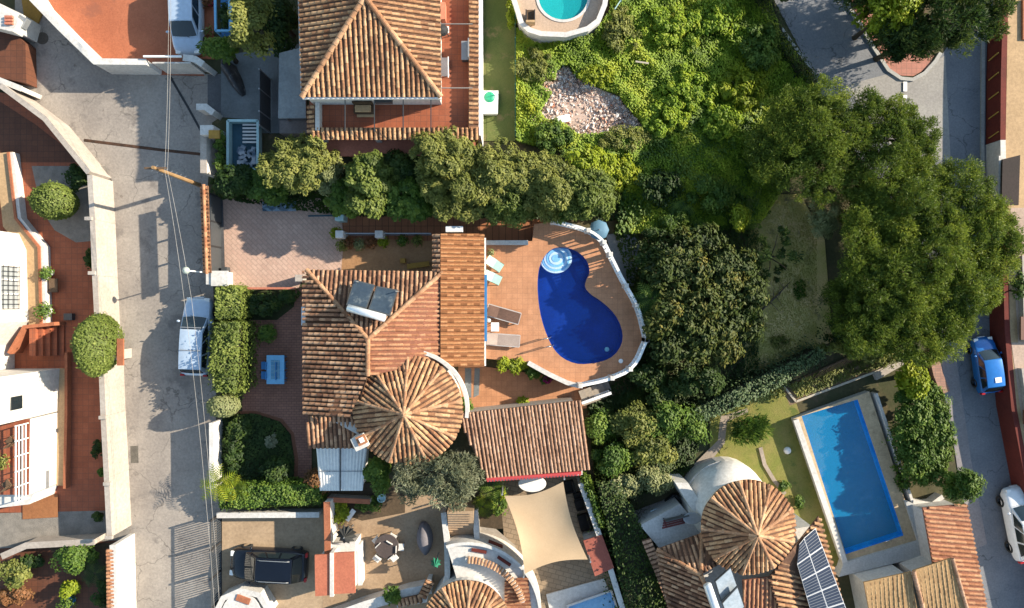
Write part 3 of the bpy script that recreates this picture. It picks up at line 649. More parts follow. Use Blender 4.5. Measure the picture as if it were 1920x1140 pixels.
MB().lathe(W(80, 72), [(.01, .03), (.33, .03), (.36, .02)], 20).build('lid', M('cast_iron', (.12, .10, .08)), m); MB().lathe(W(80, 72), [(.36, .018), (.5, .022), (.52, .0)], 20).build('collar', concrete, m)
# utility pole with wires
t = thing('utility_pole', 'wooden utility pole with pegs carrying the wires over the road', 'pole', W(374, 347))
b = W(374, 347); MB().tube([b, b+Vector((0, 0, 5.2))], [.13, .09], 8).build('pole', M('pole_wood', (.34, .21, .10), (.28, .17, .08), None, 2, 20), t)
for i in range(7): MB().beam(b+Vector((-.16, -.16, 2.0+i*.5)), b+Vector((.16, .16, 2.0+i*.5)), .03).build('climbing_peg', grey, t)
MB().beam(b+Vector((-.55, .0, 4.95)), b+Vector((.55, .0, 4.95)), .1).build('cross_arm', wood, t)
def cable(label, pts, r=.009):
    P = []
    for (a, b) in zip(pts[:-1], pts[1:]):
        a, b = W(*a), W(*b)
        for i in range(10): u = i/10; P.append(a.lerp(b, u)-Vector((0, 0, (b-a).length*.012*4*u*(1-u))))
    P.append(W(*pts[-1])); return tag(MB().tube(P, r, 5).build('overhead_wire', M('wire_grey', (.42, .40, .38)), smooth=True), label, 'wire', 'overhead wires')
cable('overhead wire nearer the cream wall, running along the road', [(316, -40, 5), (309, 320, 5), (345, 560, 4.8), (388, 960, 4.8), (404, 1180, 4.8)])
cable('overhead wire nearer the parked silver estate car roof centre', [(320, -40, 5), (314, 320, 5), (359, 560, 4.8), (398, 960, 4.8), (414, 1180, 4.8)])
# street lamp
b = W(396, 512); t = thing('street_lamp', 'street lamp with a round globe by the white gate pier', 'street lamp', b)
MB().tube([b, b+Vector((0, 0, .3)), b+Vector((0, 0, 2.9))], [.07, .045, .035], 8).build('post', whitep, t, smooth=True)
MB().lathe(b+Vector((0, 0, 3.08)), [(.01, -.2), (.12, -.17), (.2, -.02), (.19, .08), (.1, .18), (.01, .2)], 16).build('globe', MP('globe_glass', (.35, .40, .36), .15), t, smooth=True)
MB().box(b+Vector((1.0, .15, .35)), (.32, .35, .5)).build('meter_box', darkgrey, t)
# top-left yard things
t = thing('pergola_stand', 'light blue metal frame standing beside the silver people carrier', 'metal frame', W(430, 30))
A = [W(418, -20, 0), W(452, -20, 0), W(456, 72, 0), W(420, 72, 0)]; m = MB(); h = Vector((0, 0, 1.1))
for i in range(4): m.beam(A[i]+h, A[(i+1) % 4]+h, .12)
for a in A: m.beam(a, a+h, .09)
m.build('bars', skyblue, t); MB().prism([A[1]+(A[0]-A[1])*.35, A[1], A[2], A[2]+(A[3]-A[2])*.35], 1.0, 1.06).build('shelf', skyblue, t)
MB().prism(A, .3, .36).build('lower_shelf', bluep, t)
bush('shrub', 'dark leafy plants growing inside the light blue frame', 428, 30, .7, 16, 30, .5, L_DARK, n=900)
pot_plant('red pot of flowers near the top of the salmon yard', 396, 6, .3, .4, redp, L_RED)
pot_plant('orange clay pot with a withered plant by the silver people carrier', 384, 66, .25, .35, terracap, L_PALE, n=60)
pot_plant('small pink clay pot at the yard end of the blue frame', 398, 62, .2, .3, salmon, L_OLIVE, n=50)
t = thing('covered_motorbike', 'motorbike under a crumpled dark grey cover on the driveway', 'motorbike', W(440, 148))
m = MB(); a, b = W(424, 116), W(458, 180); sec = []
for i in range(9):
    u = i/8; c = a.lerp(b, u); w = .34*math.sin(math.pi*(u*.86+.09))**.6*(1.25 if i == 2 else 1); hh = (.75, 1.0, 1.25, 1.12, 1.0, .95, .9, .85, .6)[i]; d = (b-a).normalized(); x = Vector((-d.y, d.x, 0))
    sec += [c-x*w*1.15, c-x*w*.9+Vector((0, 0, hh*.5)), c-x*w*.4+Vector((.03, 0, hh*.9)), c+Vector((0, 0, hh)), c+x*w*.4+Vector((0, .03, hh*.88)), c+x*w*.9+Vector((0, 0, hh*.45)), c+x*w*1.15]
m.add(sec, [[i*7+j, (i+1)*7+j, (i+1)*7+j+1, i*7+j+1] for i in range(8) for j in range(6)]+[list(range(7)), list(range(56, 63))[::-1]])
m.build('cover', M('tarp_grey', (.07, .07, .075), (.03, .03, .035), (.22, .22, .22), 1.5, 6, .5, .8), t, smooth=True)
for u in (.1, .9):
    p = a.lerp(b, u); w = MB().lathe((0, 0, 0), [(.2, -.06), (.28, -.05), (.28, .05), (.2, .06)], 14).build('wheel', tyrem, t); w.location = p-t.location+Vector((0, 0, .28)); w.rotation_euler = (math.pi/2, 0, R(-60))
t = thing('trailer', 'pale teal trailer bed loaded with slatted boards', 'trailer', W(456, 275)); P4 = [(430, 228), (486, 228), (486, 318), (430, 318)]
for a, b in zip(P4, P4[1:]+P4[:1]): MB().beam(W(*a, .7), W(*b, .7), .14, .5).build('side_board', tealp, t)
MB().prism(WP(P4, .4), .35, .42).build('bed', MP('dark_teal', (.02, .07, .10), .6), t)
m = MB()
for i in range(6): m.beam(W(455, 234+i*6.5, .75), W(484, 234+i*6.5, .75), .1, .05)
m.build('slats', MP('pale_slat', (.5, .47, .44)), t)
m = MB(); random.seed(3)
for i in range(26): m.box(W(random.uniform(446, 480), random.uniform(275, 312), .6+random.random()*.15), (random.uniform(.1, .5), random.uniform(.08, .25), .08), random.random()*3, 0)
m.build('loose_boards', M('loose_board', (.45, .47, .5), (.08, .12, .17), None, 2, 8), t)
for x in (430, 486):
    w = MB().lathe((0, 0, 0), [(.1, -.08), (.28, -.08), (.28, .08), (.1, .08)], 14).build('wheel', tyrem, t); w.rotation_euler = (0, math.pi/2, 0); w.location = W(x, 275, .28)-t.location
wall('boundary_wall', 'white stub wall with a rounded end beside the gate track', [(385, 211), (402, 211), (416, 222)], 1.1, .3, white)
t = wall('boundary_wall', 'white wall with an ochre topped pier behind the trailer', [(404, 262), (404, 334)], 1.5, .3, white, cap=cream)
MB().box(W(402, 252, 1.0), (.75, .55, 2.0)).build('pier', white, t, bevel=.02); MB().box(W(402, 252, 2.05), (.6, .45, .12)).build('pier_cap', ochre, t)
bush('shrub', 'narrow green shrub between the pier wall and the trailer', 416, 285, .9, 10, 40, .8, L_GREEN, n=900)
t = thing('metal_fence', 'tall dark metal screen between the driveway and the top house', 'fence', W(508, 200))
for y in (150, 185, 225, 250): MB().beam(V(508, y, 0), V(508, y, 1.9), .07).build('post', grey, t)
MB().box((W(508, 200).x, W(508, 200).y, .95), (.04, 100/32, 1.7)).build('mesh_panel', darkgrey, t)
t = thing('lean_to', 'grey flat lean-to roof on the shaded side of the top house', 'lean-to', W(550, 160))
MB().prism(WP([(524, 100), (572, 88), (574, 222), (522, 222)], 2.2), 2.1, 2.25).build('roof', M('roof_felt', (.27, .29, .29), (.22, .24, .25), None, .6, 6), t)
for x, y in ((528, 108), (528, 214)): MB().beam(U(x, y, 2.1, 0), U(x, y, 2.1, 2.1), .1).build('post', grey, t)
MB().prism(WP([(524, 226), (575, 226), (575, 250), (524, 250)], .8), 0, .8).build('stone_steps', M('step_stone', (.3, .26, .24)))
tag(bpy.data.objects['stone_steps'], 'low stone wall block below the grey lean-to roof', 'steps')
tree('broadleaf_tree', 'olive green tree beside the blue frame and the motorbike', 478, 35, 2.6, 46, 62, 1.7, L_OLIVE, (.2, .1), 50, .5, 130)
tree('broadleaf_tree', 'small dark green tree hanging over the silver people carrier', 416, 92, 2.0, 34, 24, 1.0, L_GREEN, (.2, .1), 24, .4, 110)
tree('broadleaf_tree', 'dark tree in the shade behind the top house wall', 528, 40, 2.0, 28, 70, 1.4, L_SHADE, (.22, .12), 24, .5, 110)

# ================================================================ TOP HOUSE
t = thing('top_house', 'house with a worn brown hipped tile roof above a red terrace', 'house', W(700, 200))
e, az = 5.4, 6.7; SW, SE, A1, A2 = W(566, 182, e), W(827, 182, e), W(684, -6, az), W(684, -160, az); NW, NE = W(556, -160, e), W(824, -160, e)
MB().prism(WP([(588, 196), (828, 196), (828, -160), (578, -160)], 3.0), 0, e-.1).build('wall', white, t)
mb = MB(); slope_roof(mb, [SW, SE, A1], (0, -1, 0)); slope_roof(mb, [SW, A1, A2, NW], (-1, 0, 0)); slope_roof(mb, [SE, NE, A2, A1], (1, 0, 0))
ro = mb.build('roof', [T_OLD, PAN], t)
rc = MB(); [ridge(rc, a, b, .14) for a, b in ((SW, A1), (SE, A1), (A1, A2))]; rc.build('ridge_tiles', T_CAP, ro)
MB().beam(SW-Vector((0, .02, .1)), SE-Vector((0, .02, .1)), .12, .16).build('fascia', whitep, t)
MB().prism(WP([(580, -160), (898, -160), (898, 250), (580, 250)], 3.0), 0, 2.98, 0, 1).build('terrace', [salmon, terra], t)
coping_tiles('tiled_parapet', [(582, 250), (898, 250)], 3.45, T_OLD, t, .62, .26, -1, .15)
MB().prism(WP([(590, 242), (892, 242), (892, 247), (590, 247)], 3.3), 2.98, 3.35).build('parapet_wall', white, t)
coping_tiles('tiled_parapet', [(888, 244), (888, -100)], 3.45, T_OLD, t, .52, .26, -1, .12)
MB().prism(WP([(895, 256), (902, 256), (902, -100), (895, -100)], 3.0), 0, 3.25).build('white_wall', whitep, t)
coping_tiles('tiled_parapet', [(583, 196), (583, 250)], 3.4, T_OLD, t, .42, .26, -1, .1)
MB().prism(WP([(592, 190), (600, 190), (600, 245), (592, 245)], 3.4), 2.98, 3.5).build('terrace_wall', white, t)
for x in (610, 711, 808): MB().box((W(x, 262, 2.4).x, W(x, 252, 3).y-.12, 1.45), (.28, .3, 2.9)).build('pillar', white, t)
MB().box((W(740, 262, 2).x, W(700, 251, 3).y-.55, 2.2), (9.0, 1.0, .1)).build('awning', salmon, t)
for x in (647, 702, 756, 808): MB().beam(W(x, 186, 5.2), W(x, 246, 4.2), .045).build('pergola_beam', darkgrey, t)
for y in (45, 165): MB().beam(W(826, y, 5.2), W(886, y, 4.4), .04).build('pergola_beam', darkgrey, t)
MB().box(W(717, 186, 4.6)+Vector((0, 0, -.4)), (.9, .2, .28)).build('air_conditioner', darkgrey, t)
t = thing('garden_sofa', 'brown framed sofa on the red terrace under the eaves', 'sofa', W(684, 206, 3))
c = W(684, 207, 3.0); MB().box(c+Vector((0, 0, .25)), (1.05, .5, .3)).build('base', M('dark_wicker', (.09, .055, .03)), t, bevel=.03); MB().box(c+Vector((0, -.02, .44)), (.85, .38, .12)).build('cushion', beige, t, bevel=.03); MB().box(c+Vector((0, .24, .5)), (1.05, .08, .5)).build('backrest', M('dark_wicker', (.09, .055, .03)), t)
MB().box(c+Vector((.1, -.35, .2)), (.95, .14, .06)).build('step', beige, t)
t = thing('barbecue', 'black barbecue on the right side of the red terrace', 'barbecue', W(832, 68, 3)); c = W(832, 68, 3)
MB().lathe(c+Vector((0, 0, .8)), [(.01, -.3), (.25, -.2), (.33, 0), (.25, .18), (.01, .25)], 14).build('bowl', black, t); MB().box(c+Vector((.1, .05, .75)), (.5, .35, .06)).build('side_table', whitep, t)
for a in range(3): MB().beam(c+Vector((.1*math.cos(a*2.1), .1*math.sin(a*2.1), .6)), c+Vector((.3*math.cos(a*2.1), .3*math.sin(a*2.1), 0)), .04).build('leg', black, t)
t = thing('deck_chair', 'white framed deck chair against the house on the terrace', 'chair', W(832, 128, 3)); c = W(833, 128, 3)
m = MB()
for sx in (-.25, .25): m.beam(c+Vector((sx, -.6, .3)), c+Vector((sx, .5, .35)), .05); m.beam(c+Vector((sx, -.4, 0)), c+Vector((sx, -.4, .3)), .05); m.beam(c+Vector((sx, .4, 0)), c+Vector((sx, .4, .35)), .05)
m.build('frame', whitep, t); MB().box(c+Vector((0, -.05, .34)), (.46, 1.0, .03)).build('sling', fabricg, t)
t = thing('bench', 'grey metal bench along the tiled parapet of the terrace', 'bench', W(872, 100, 3)); c = W(873, 100, 3)
MB().box(c+Vector((0, 0, .42)), (.4, 1.0, .06)).build('seat', grey, t); MB().box(c+Vector((.2, 0, .65)), (.05, 1.0, .45)).build('backrest', grey, t)
for y in (-.45, .45): MB().box(c+Vector((0, y, .2)), (.36, .05, .4)).build('leg', darkgrey, t)
MB().box(W(829, 25, 3.35), (.4, .9, .7)).build('storage_box', salmon); tag(bpy.data.objects['storage_box'], 'orange storage box at the house wall on the terrace', 'box')
t = thing('plastic_tub', 'white plastic tub with a green lid standing on the lawn strip', 'tub', W(919, 196)); c = W(920, 196, 0)
m = MB(); m.prism([c+Vector((x, y, 0)) for x, y in ((-.42, -.66), (.42, -.66), (.46, .66), (-.46, .66))], 0, .5); m.build('body', whitep, t, bevel=.08)
MB().lathe(c+Vector((-.05, .28, .5)), [(.01, .12), (.2, .1), (.3, .03), (.32, 0)], 14).build('lid', greenp, t)
t = thing('wire_fence', 'green wire fence along the edge of the lawn strip', 'fence', W(968, 140))
for i in range(7): MB().beam(V(966, i*42+5, 0), V(966, i*42+5, 1.5), .05).build('post', MP('green_paint', (.04, .14, .10)), t)
m = MB()
for z in (.1, .5, .9, 1.3): m.beam(V(966, 5, z), V(966, 262, z), .012)
for i in range(60): m.beam(V(966, 5+i*4.3, .05), V(966, 5+i*4.3, 1.45), .01)
m.build('mesh', MP('green_paint', (.04, .14, .10)), t)
bush('shrub', 'yellowish bush beside the lawn strip and the upper pool', 962, 20, .8, 15, 35, .8, L_LIME, n=900)

# upper pool terrace
DT = [(940, -60), (962, 0), (977, 48), (992, 62), (1014, 69), (1060, 71), (1100, 60), (1120, 45), (1132, 15), (1142, -60)]
def deck_with_hole(name, outer, hole, z, mats, parent=None, drop=1.0):
    bm = bmesh.new(); off = parent_loc(parent); es = []
    for pts in (outer, hole):
        vs = [bm.verts.new((p.x-off.x, p.y-off.y, z-off.z)) for p in pts]; es += [bm.edges.new((vs[i], vs[(i+1) % len(vs)])) for i in range(len(vs))]
    bmesh.ops.triangle_fill(bm, use_beauty=True, use_dissolve=False, edges=es, normal=(0, 0, 1))
    for f in bm.faces:
        if f.normal.z < 0: f.normal_flip()
    oe = [e for e in es[:len(outer)]]
    r = bmesh.ops.extrude_edge_only(bm, edges=oe)
    for v in r['geom']:
        if isinstance(v, bmesh.types.BMVert): v.co.z -= drop
    for f in r['geom']:
        if isinstance(f, bmesh.types.BMFace): f.material_index = 1
    me = bpy.data.meshes.new(name); bm.to_mesh(me); bm.free()
    for q in mats: me.materials.append(q)
    o = bpy.data.objects.new(name, me); C.objects.link(o)
    if parent: o.parent = parent
    return o
def pool(label, pts, z, depth, floor_m, water_m, coping_m, cw=.22, ledge=.12, smooth=True):
    """basin, water and coping of a swimming pool; pts are world points at height z"""
    pts = _ccw(pts); c = sum(pts, Vector())/len(pts); root = thing('swimming_pool', label, 'swimming pool', (c.x, c.y, z))
    n = len(pts); bot = [Vector((c.x+(p.x-c.x)*.97, c.y+(p.y-c.y)*.97, z-depth)) for p in pts]; m = MB()
    m.add([Vector((p.x, p.y, z-.002)) for p in pts]+bot, [[i, n+i, n+(i+1) % n, (i+1) % n] for i in range(n)]+[[n+i for i in range(n)]]); m.build('basin', floor_m, root)
    MB().poly([Vector((p.x, p.y, z-ledge)) for p in pts]).build('water', water_m, root)
    if coping_m:
        q = pts+[pts[0]]; Lf, Rt = strip(q, 2*cw); Rt[-1] = Rt[0] = (Rt[0]+Rt[-1])/2; k = MB()
        for i in range(n): k.prism([pts[i], pts[(i+1) % n], Rt[i+1], Rt[i]], z-.0, z+.035)
        k.build('coping', coping_m, root)
    return root
def ell(cx, cy, rx, ry, z, n=40): return [W(cx+rx*math.cos(2*math.pi*i/n), cy+ry*math.sin(2*math.pi*i/n), z) for i in range(n)]
def chaikin(p, k=2):
    for _ in range(k): p = [q for i in range(len(p)) for q in (p[i].lerp(p[(i+1) % len(p)], .25), p[i].lerp(p[(i+1) % len(p)], .75))]
    return p
MOS_T = MTILE('turquoise_mosaic', (.03, .42, .45), (.025, .36, .40), (.04, .48, .5), .1, 1, .5)
MOS_B = M('deep_blue_mosaic', (.003, .035, .26), (.002, .022, .18), None, .7, 8, .4)
MOS_L = M('bright_blue_mosaic', (.02, .30, .85), (.010, .19, .68), (.05, .42, .9), .7, 5, .4)
MWATER('pool_water', (.88, .97, 1.0), (.02, .46, 1.0), .28); MWATER('deep_water', (.90, .96, 1.0), (.004, .07, .5), .12)
hp = ell(1056, -6, 46, 43, 1.2); sandp = M('pale_pool_paving', (.56, .41, .30), (.50, .36, .26), None, .6, 10)
o = deck_with_hole('pool_terrace', WP(DT, 1.2), hp, 1.2, [sandp, white], None, 1.25); o['kind'] = 'structure'
pool('oval turquoise pool in the walled terrace beside the overgrown lot', hp, 1.2, .6, MOS_T, MWATER('turquoise_water', (.8, 1.0, .97), (.02, .5, .52), .4), white, .15)
t = thing('parapet_wall', 'low white parapet round the oval turquoise pool terrace', 'wall', W(1014, 69, 1.2)); wall_mb(WP(DT, 1.2), .22, 1.2, 1.62).build('wall_body', white, t); wall_mb(WP(DT, 1.2), .28, 1.62, 1.67).build('coping', white, t)
t = thing('lounge_chair', 'brown wicker lounge chair beside the oval turquoise pool', 'chair', W(995, 38, 1.2)); c = W(994, 38, 1.2)
MB().box(c+Vector((0, .1, .3)), (.5, .7, .12)).build('seat', M('brown_wicker', (.13, .08, .045)), t, bevel=.02); MB().box(c+Vector((0, -.35, .5)), (.5, .12, .5)).build('backrest', beige, t); 
for sx in (-.24, .24): MB().box(c+Vector((sx, .05, .3)), (.06, .7, .45)).build('arm', black, t)
for i in range(2): pass
t = thing('wire_fence', 'teal fence behind the oval pool at the top edge', 'fence', W(1160, 20))
for x, y in ((1148, 32), (1160, 15), (1172, -5)): MB().beam(V(x, y, 0), V(x, y, 1.2), .06).build('post', tealp, t)
MB().beam(V(1148, 32, 1.1), V(1175, -10, 1.1), .05).build('rail', tealp, t)
# ================================================================ MAIN HOUSE
t = thing('main_house', 'villa with hipped tile roof, round tiled turret and orange tiled wing', 'house', W(700, 640))
e, az = 3.0, 4.2
NWc, NEc, AP, BP, SEc = W(575, 506, e), W(830, 510, e), W(690, 636, az), W(690, 705, az), W(828, 690, e); SWc = W(569, 778, e)
MB().prism(WP([(588, 520), (822, 520), (822, 690), (840, 760), (700, 830), (585, 768)], 2.8), 0, 2.85).build('wall', white, t)
mb = MB(); slope_roof(mb, [NWc, NEc, AP], (0, 1, 0)); slope_roof(mb, [NWc, AP, BP, W(665, 778, 3.4), SWc], (-1, 0, 0))
ro = mb.build('roof', [T_WORN, PAN], t)
mb = MB(); slope_roof(mb, [NEc, SEc, W(760, 690, 3.7), BP, AP], (1, 0, 0)); mb.build('east_roof', [T_PINK, PANP], t)
rc = MB(); [ridge(rc, a, b, .13) for a, b in ((NWc, AP), (NEc, AP), (AP, BP))]; rc.build('ridge_tiles', T_CAP, ro)
mb = MB(); slope_roof(mb, [W(577, 779, 2.95), W(672, 779, 2.95), W(672, 840, 2.45), W(577, 840, 2.45)], (0, -1, 0)); mb.build('lower_roof', [T_WORN, PAN], t)
def speck(row, j, rv): return .05 if (row % 2 == 0 and (j+row//2) % 2 == 0 and rv > .2) else .3+rv*.7
mb = MB(); slope_roof(mb, [W(826, 438, 3.15), W(826, 687, 3.15), W(908, 687, 2.6), W(908, 438, 2.6)], (1, 0, 0), .235, .07, .36, speck); mb.build('wing_roof', [T_OR, PANO], t)
mb = MB(); slope_roof(mb, [W(812, 438, 2.95), W(826, 438, 3.15), W(826, 512, 3.15), W(812, 512, 2.95)], (-1, 0, 0), .26, .09, .25); mb.build('wing_edge_tiles', [T_CAP, PAN], t)
MB().prism(WP([(818, 444), (900, 444), (900, 682), (818, 682)], 2.5), 0, 2.5).build('wing_wall', white, t)
MB().prism(WP([(907, 515), (913, 515), (913, 640), (907, 640)], 2.45), 2.25, 2.5).build('blue_awning', bluep, t)
MB().prism(WP([(907, 446), (911, 446), (911, 515), (907, 515)], 2.5), 2.4, 2.5).build('gutter', whitep, t); MB().prism(WP([(907, 640), (911, 640), (911, 686), (907, 686)], 2.5), 2.4, 2.5).build('gutter', whitep, t)
MB().box(W(852, 430, 2.4), (.95, .32, .35)).build('white_box_vent', whitep, t, bevel=.02)
MB().prism(WP([(566, 575), (573, 575), (573, 610), (566, 610)], 2.4), 2.0, 2.5).build('air_conditioner', MP('shade_white', (.6, .62, .64)), t)
# turret
def cone_roof(mb, rc, ax, R0, N, ez, off, pitch, r0):
    """round tiled roof of N flat sectors with an arc eave and rows running straight down each sector"""
    for i in range(N):
        t0, t1 = 2*math.pi*(i+off)/N, 2*math.pi*(i+1+off)/N
        a, b = [Vector((ax.x+R0*math.cos(t), ax.y+R0*math.sin(t), ez)) for t in (t0, t1)]; n = (b-a).cross(ax-a); arc = []
        for k in range(7):
            t = t0+(t1-t0)*k/6; p = Vector((ax.x+R0*math.cos(t), ax.y+R0*math.sin(t), 0)); p.z = a.z-(n.x*(p.x-a.x)+n.y*(p.y-a.y))/n.z; arc.append(p)
        P = _ccw3(arc+[ax]); mm = (a+b)/2-ax; tile_rows(mb, P, mm, pitch, r0, .42); k = len(P)
        mb.add(P+[p-Vector((0, 0, .1)) for p in P], [list(range(k)), list(range(2*k-1, k-1, -1))]+[[q, k+q, k+(q+1) % k, (q+1) % k] for q in range(k)], 1)
        ridge(rc, a, ax, .095)
ax = W(757, 777, 4.9); R0 = 2.92
m = MB(); m.lathe((ax.x, ax.y, 0), [(2.62, 0), (2.62, 3.35)], 40); m.build('turret_wall', white, t, smooth=True)
mb = MB(); rc = MB(); cone_roof(mb, rc, ax, R0, 9, 3.5, .25, .26, .10); tr = mb.build('turret_roof', [T_OLD, PAN], t); rc.build('ridge_tiles', T_CAP, tr)
MB().lathe(ax+Vector((0, 0, .0)), [(.16, -.03), (.14, .1), (.01, .16)], 10).build('finial', T_CAP, tr)
m = MB()
for i in range(16):
    a = R(-8+i*5.2); b = R(-8+(i+1)*5.2); m.prism([(ax.x+r*math.cos(q), ax.y+r*math.sin(q)) for r, q in ((3.06, a), (3.06, b), (3.26, b), (3.26, a))], 2.8, 3.35)
m.build('curved_parapet', white, t)
ch = MB().box(W(679, 825, 3.4), (.72, .72, 1.5), R(25)).build('chimney', white, t, bevel=.03); MB().box(W(678, 825, 4.22), (.5, .5, .1), R(25)).build('chimney_cap', T_PINK, ch); MB().box(W(678, 825, 4.3), (.22, .26, .1), R(25)).build('flue', whitep, ch)
# solar water heater
t = thing('solar_heater', 'twin panel solar water heater with a white tank on the villa roof', 'solar heater', W(697, 565, 3.6)); z = 4.25
def panel(parent, q, zl, fm, gm, fr=.05):
    P = [W(x, y, zz) for (x, y), zz in zip(q, zl)]; n = (P[1]-P[0]).cross(P[3]-P[0]).normalized(); n = n if n.z > 0 else -n; c = sum(P, Vector())/4
    f = MB(); f.add([p for p in P]+[p-n*.09 for p in P], [[0, 1, 2, 3], [7, 6, 5, 4]]+[[i, 4+i, 4+(i+1) % 4, (i+1) % 4] for i in range(4)]); o = f.build('panel_frame', fm, parent)
    g = [p+(c-p)*fr*2+n*.006 for p in P]; MB().poly(g).build('panel_glass', gm, o); return o
gl = M('collector_glass', (.03, .045, .065), (.05, .07, .09), (.12, .14, .15), .9, 5, .12, 0, 0, .8)
panel(t, [(664, 524), (703, 534), (687, 579), (649, 572)], (3.75, 3.75, 4.4, 4.4), darkgrey, gl); panel(t, [(706, 536), (746, 543), (731, 592), (690, 581)], (3.75, 3.75, 4.4, 4.4), darkgrey, gl)
a, b = W(652, 577, 4.5), W(722, 597, 4.5); MB().tube([a+(a-b)*.02, a, b, b+(b-a)*.02], [.08, .2, .2, .08], 14).build('tank', MP('tank_white', (.62, .66, .7), .25, .3), t, smooth=True)
m = MB()
for x, y in ((668, 528), (742, 546), (655, 575), (725, 592)): m.beam(U(x, y, 4.2, 4.2), U(x, y, 4.2, 3.2), .05)
m.build('support_frame', grey, t)
# sheds
t = thing('shed', 'shed with a whitish corrugated metal roof below the villa', 'shed', W(640, 880)); mt = MP('corrugated_metal', (.62, .61, .58), .45, .3); mb = MB(); a, b, c_, d = W(593, 840, 1.9), W(688, 840, 1.9), W(680, 920, 1.6), W(600, 920, 1.6)
for i in range(30):
    u, v = i/30, (i+1)/30; zz = .03*(i % 2)
    mb.add([a.lerp(b, u)+Vector((0, 0, zz)), a.lerp(b, v)+Vector((0, 0, .03-zz)), d.lerp(c_, v)+Vector((0, 0, .03-zz)), d.lerp(c_, u)+Vector((0, 0, zz))], [[3, 2, 1, 0]])
mb.build('roof', mt, t); MB().beam(W(638, 840, 1.96), W(638, 920, 1.66), .05).build('roof_seam', darkgrey, t); MB().beam(W(597, 884, 1.79), W(685, 884, 1.79), .03).build('roof_seam', grey, t)
MB().prism(WP([(605, 845), (682, 845), (676, 914), (609, 914)], 1.5), 0, 1.55).build('wall', white, t)
t = thing('outbuilding', 'outbuilding with a brown tile roof and red edge trim', 'outbuilding', W(980, 840)); q = [W(856, 776, 3.3), W(1090, 750, 3.3), W(1107, 880, 2.6), W(912, 896, 2.6)]
mb = MB(); slope_roof(mb, q, (q[2]-q[1]), .20, .075, .4); mb.build('roof', [T_BR, PANB], t)
MB().prism([q[0].lerp(q[2], .06), q[1].lerp(q[3], .06), q[2].lerp(q[0], .06), q[3].lerp(q[1], .06)], 0, 2.5).build('wall', cream, t)
m = MB(); a, b = q[3]+Vector((0, -.06, -.02)), W(1090, 884, 2.6)+Vector((0, -.06, -.02)); m.beam(a, b, .14, .2)
for i in range(30): p = a.lerp(b, (i+.5)/30); m.box(p+Vector((0, -.08, .02)), (.1, .14, .1))
m.build('red_trim', redtrim, t); MB().beam(W(915, 900, 2.35), W(1088, 888, 2.35), .12, .25).build('fascia', white, t)
MB().beam(U(1000, 892, 2.4, 0), U(1000, 892, 2.4, 2.4), .2).build('post', white, t); MB().beam(U(1088, 886, 2.4, 0), U(1088, 886, 2.4, 2.4), .25).build('post', white, t)
# gate wall + piers
t = thing('sliding_gate', 'dark roadside gate under a terracotta tiled roof beside the pink patio', 'gate', W(416, 440)); MB().box((W(416, 440).x, W(416, 440).y, .78), (.07, 140/32, 1.5)).build('mesh_screen', darkgrey, t)
for y in (372, 420, 465, 511): MB().beam(V(416, y, 0), V(416, y, 2.1), .1).build('post', black, t)
coping_tiles('tile_coping', [(382, 348), (388, 512)], 2.2, T_PINK, t, .40, .22, -1, .1); coping_tiles('tile_coping', [(382, 348), (388, 512)], 2.2, T_PINK, t, .40, .22, 1, .1)
mb = MB(); ridge(mb, W(382, 346, 2.25), W(388, 514, 2.25), .09, .3); mb.build('ridge_tiles', T_PINK, t); MB().prism(WP([(378, 350), (386, 350), (392, 511), (384, 511)], 2.0), 1.86, 2.12).build('beam', cream, t)
sheet('gate_track', [(402, 375), (420, 375), (424, 507), (405, 507)], M('track_grey', (.10, .10, .105)))
t = thing('gate_pier', 'white pier at the lower end of the tiled gate wall', 'pier', W(410, 522)); MB().box(W(412, 522, .85), (.85, .75, 1.7)).build('shaft', white, t, bevel=.02); MB().box(W(412, 522, 1.74), (.95, .85, .08)).build('cap', white, t)
# rail above lower patio
t = thing('railing', 'grey metal railing with white piers above the potted plants', 'railing', W(725, 443)); MB().beam(V(650, 441, 1.0), V(812, 441, 1.0), .06).build('top_rail', grey, t); MB().beam(V(650, 441, .2), V(812, 441, .2), .04).build('lower_rail', grey, t)
m = MB()
for i in range(54): m.beam(V(650+i*3, 441, .05), V(650+i*3, 441, 1.0), .015)
m.build('bars', darkgrey, t)
for x in (641, 714): MB().box(W(x, 441, .6), (.45, .42, 1.2)).build('pier', white, t, bevel=.02)
MB().box(W(640, 410, .5), (.5, .35, 1.0)).build('bin', tealp, None, bevel=.03); tag(bpy.data.objects['bin'], 'pale teal bin at the left end of the brown walkway', 'bin')
t = thing('parasol_pole', 'long dark pole lying across the pink patio', 'pole', W(605, 405, .1)); MB().tube([W(578, 405, .06), W(632, 404, .06)], .05, 6).build('shaft', MP('dark_teal', (.02, .07, .1)), t)
for lab, x, y, pm, lm in (('yellow leaved plant in a pot on the white pier corner', 634, 438, terracap, L_LIME), ('red flowering pot between the two white piers', 658, 457, redp, L_RED), ('pale pot with white flowers under the railing', 677, 460, whitep, L_PALE), ('pink flowering pot left of the middle white pier', 698, 457, redp, L_RED), ('yellow green pot plant right of the middle pier', 722, 455, terracap, L_LIME), ('dark green pot plant halfway along the railing', 757, 452, tealp, L_GREEN), ('brown clay pot with sprawling leaves near the wing wall', 785, 452, terracap, L_OLIVE), ('small leafy pot below the railing piers', 645, 462, terracap, L_OLIVE)):
    pot_plant(lab, x, y, .2, .34, pm, lm)
MB().box(W(784, 497, .25), (1.3, .3, .08), R(8)).build('bench_top', ochre); o = bpy.data.objects['bench_top']; o.name = 'bench'; tag(o, 'low ochre bench plank beside the villa north wall', 'bench')
m = MB().box(W(768, 497, .12), (.1, .25, .2), R(8)).build('leg', wood, o); m = MB().box(W(800, 494, .12), (.1, .25, .2), R(8)).build('leg', wood, o)
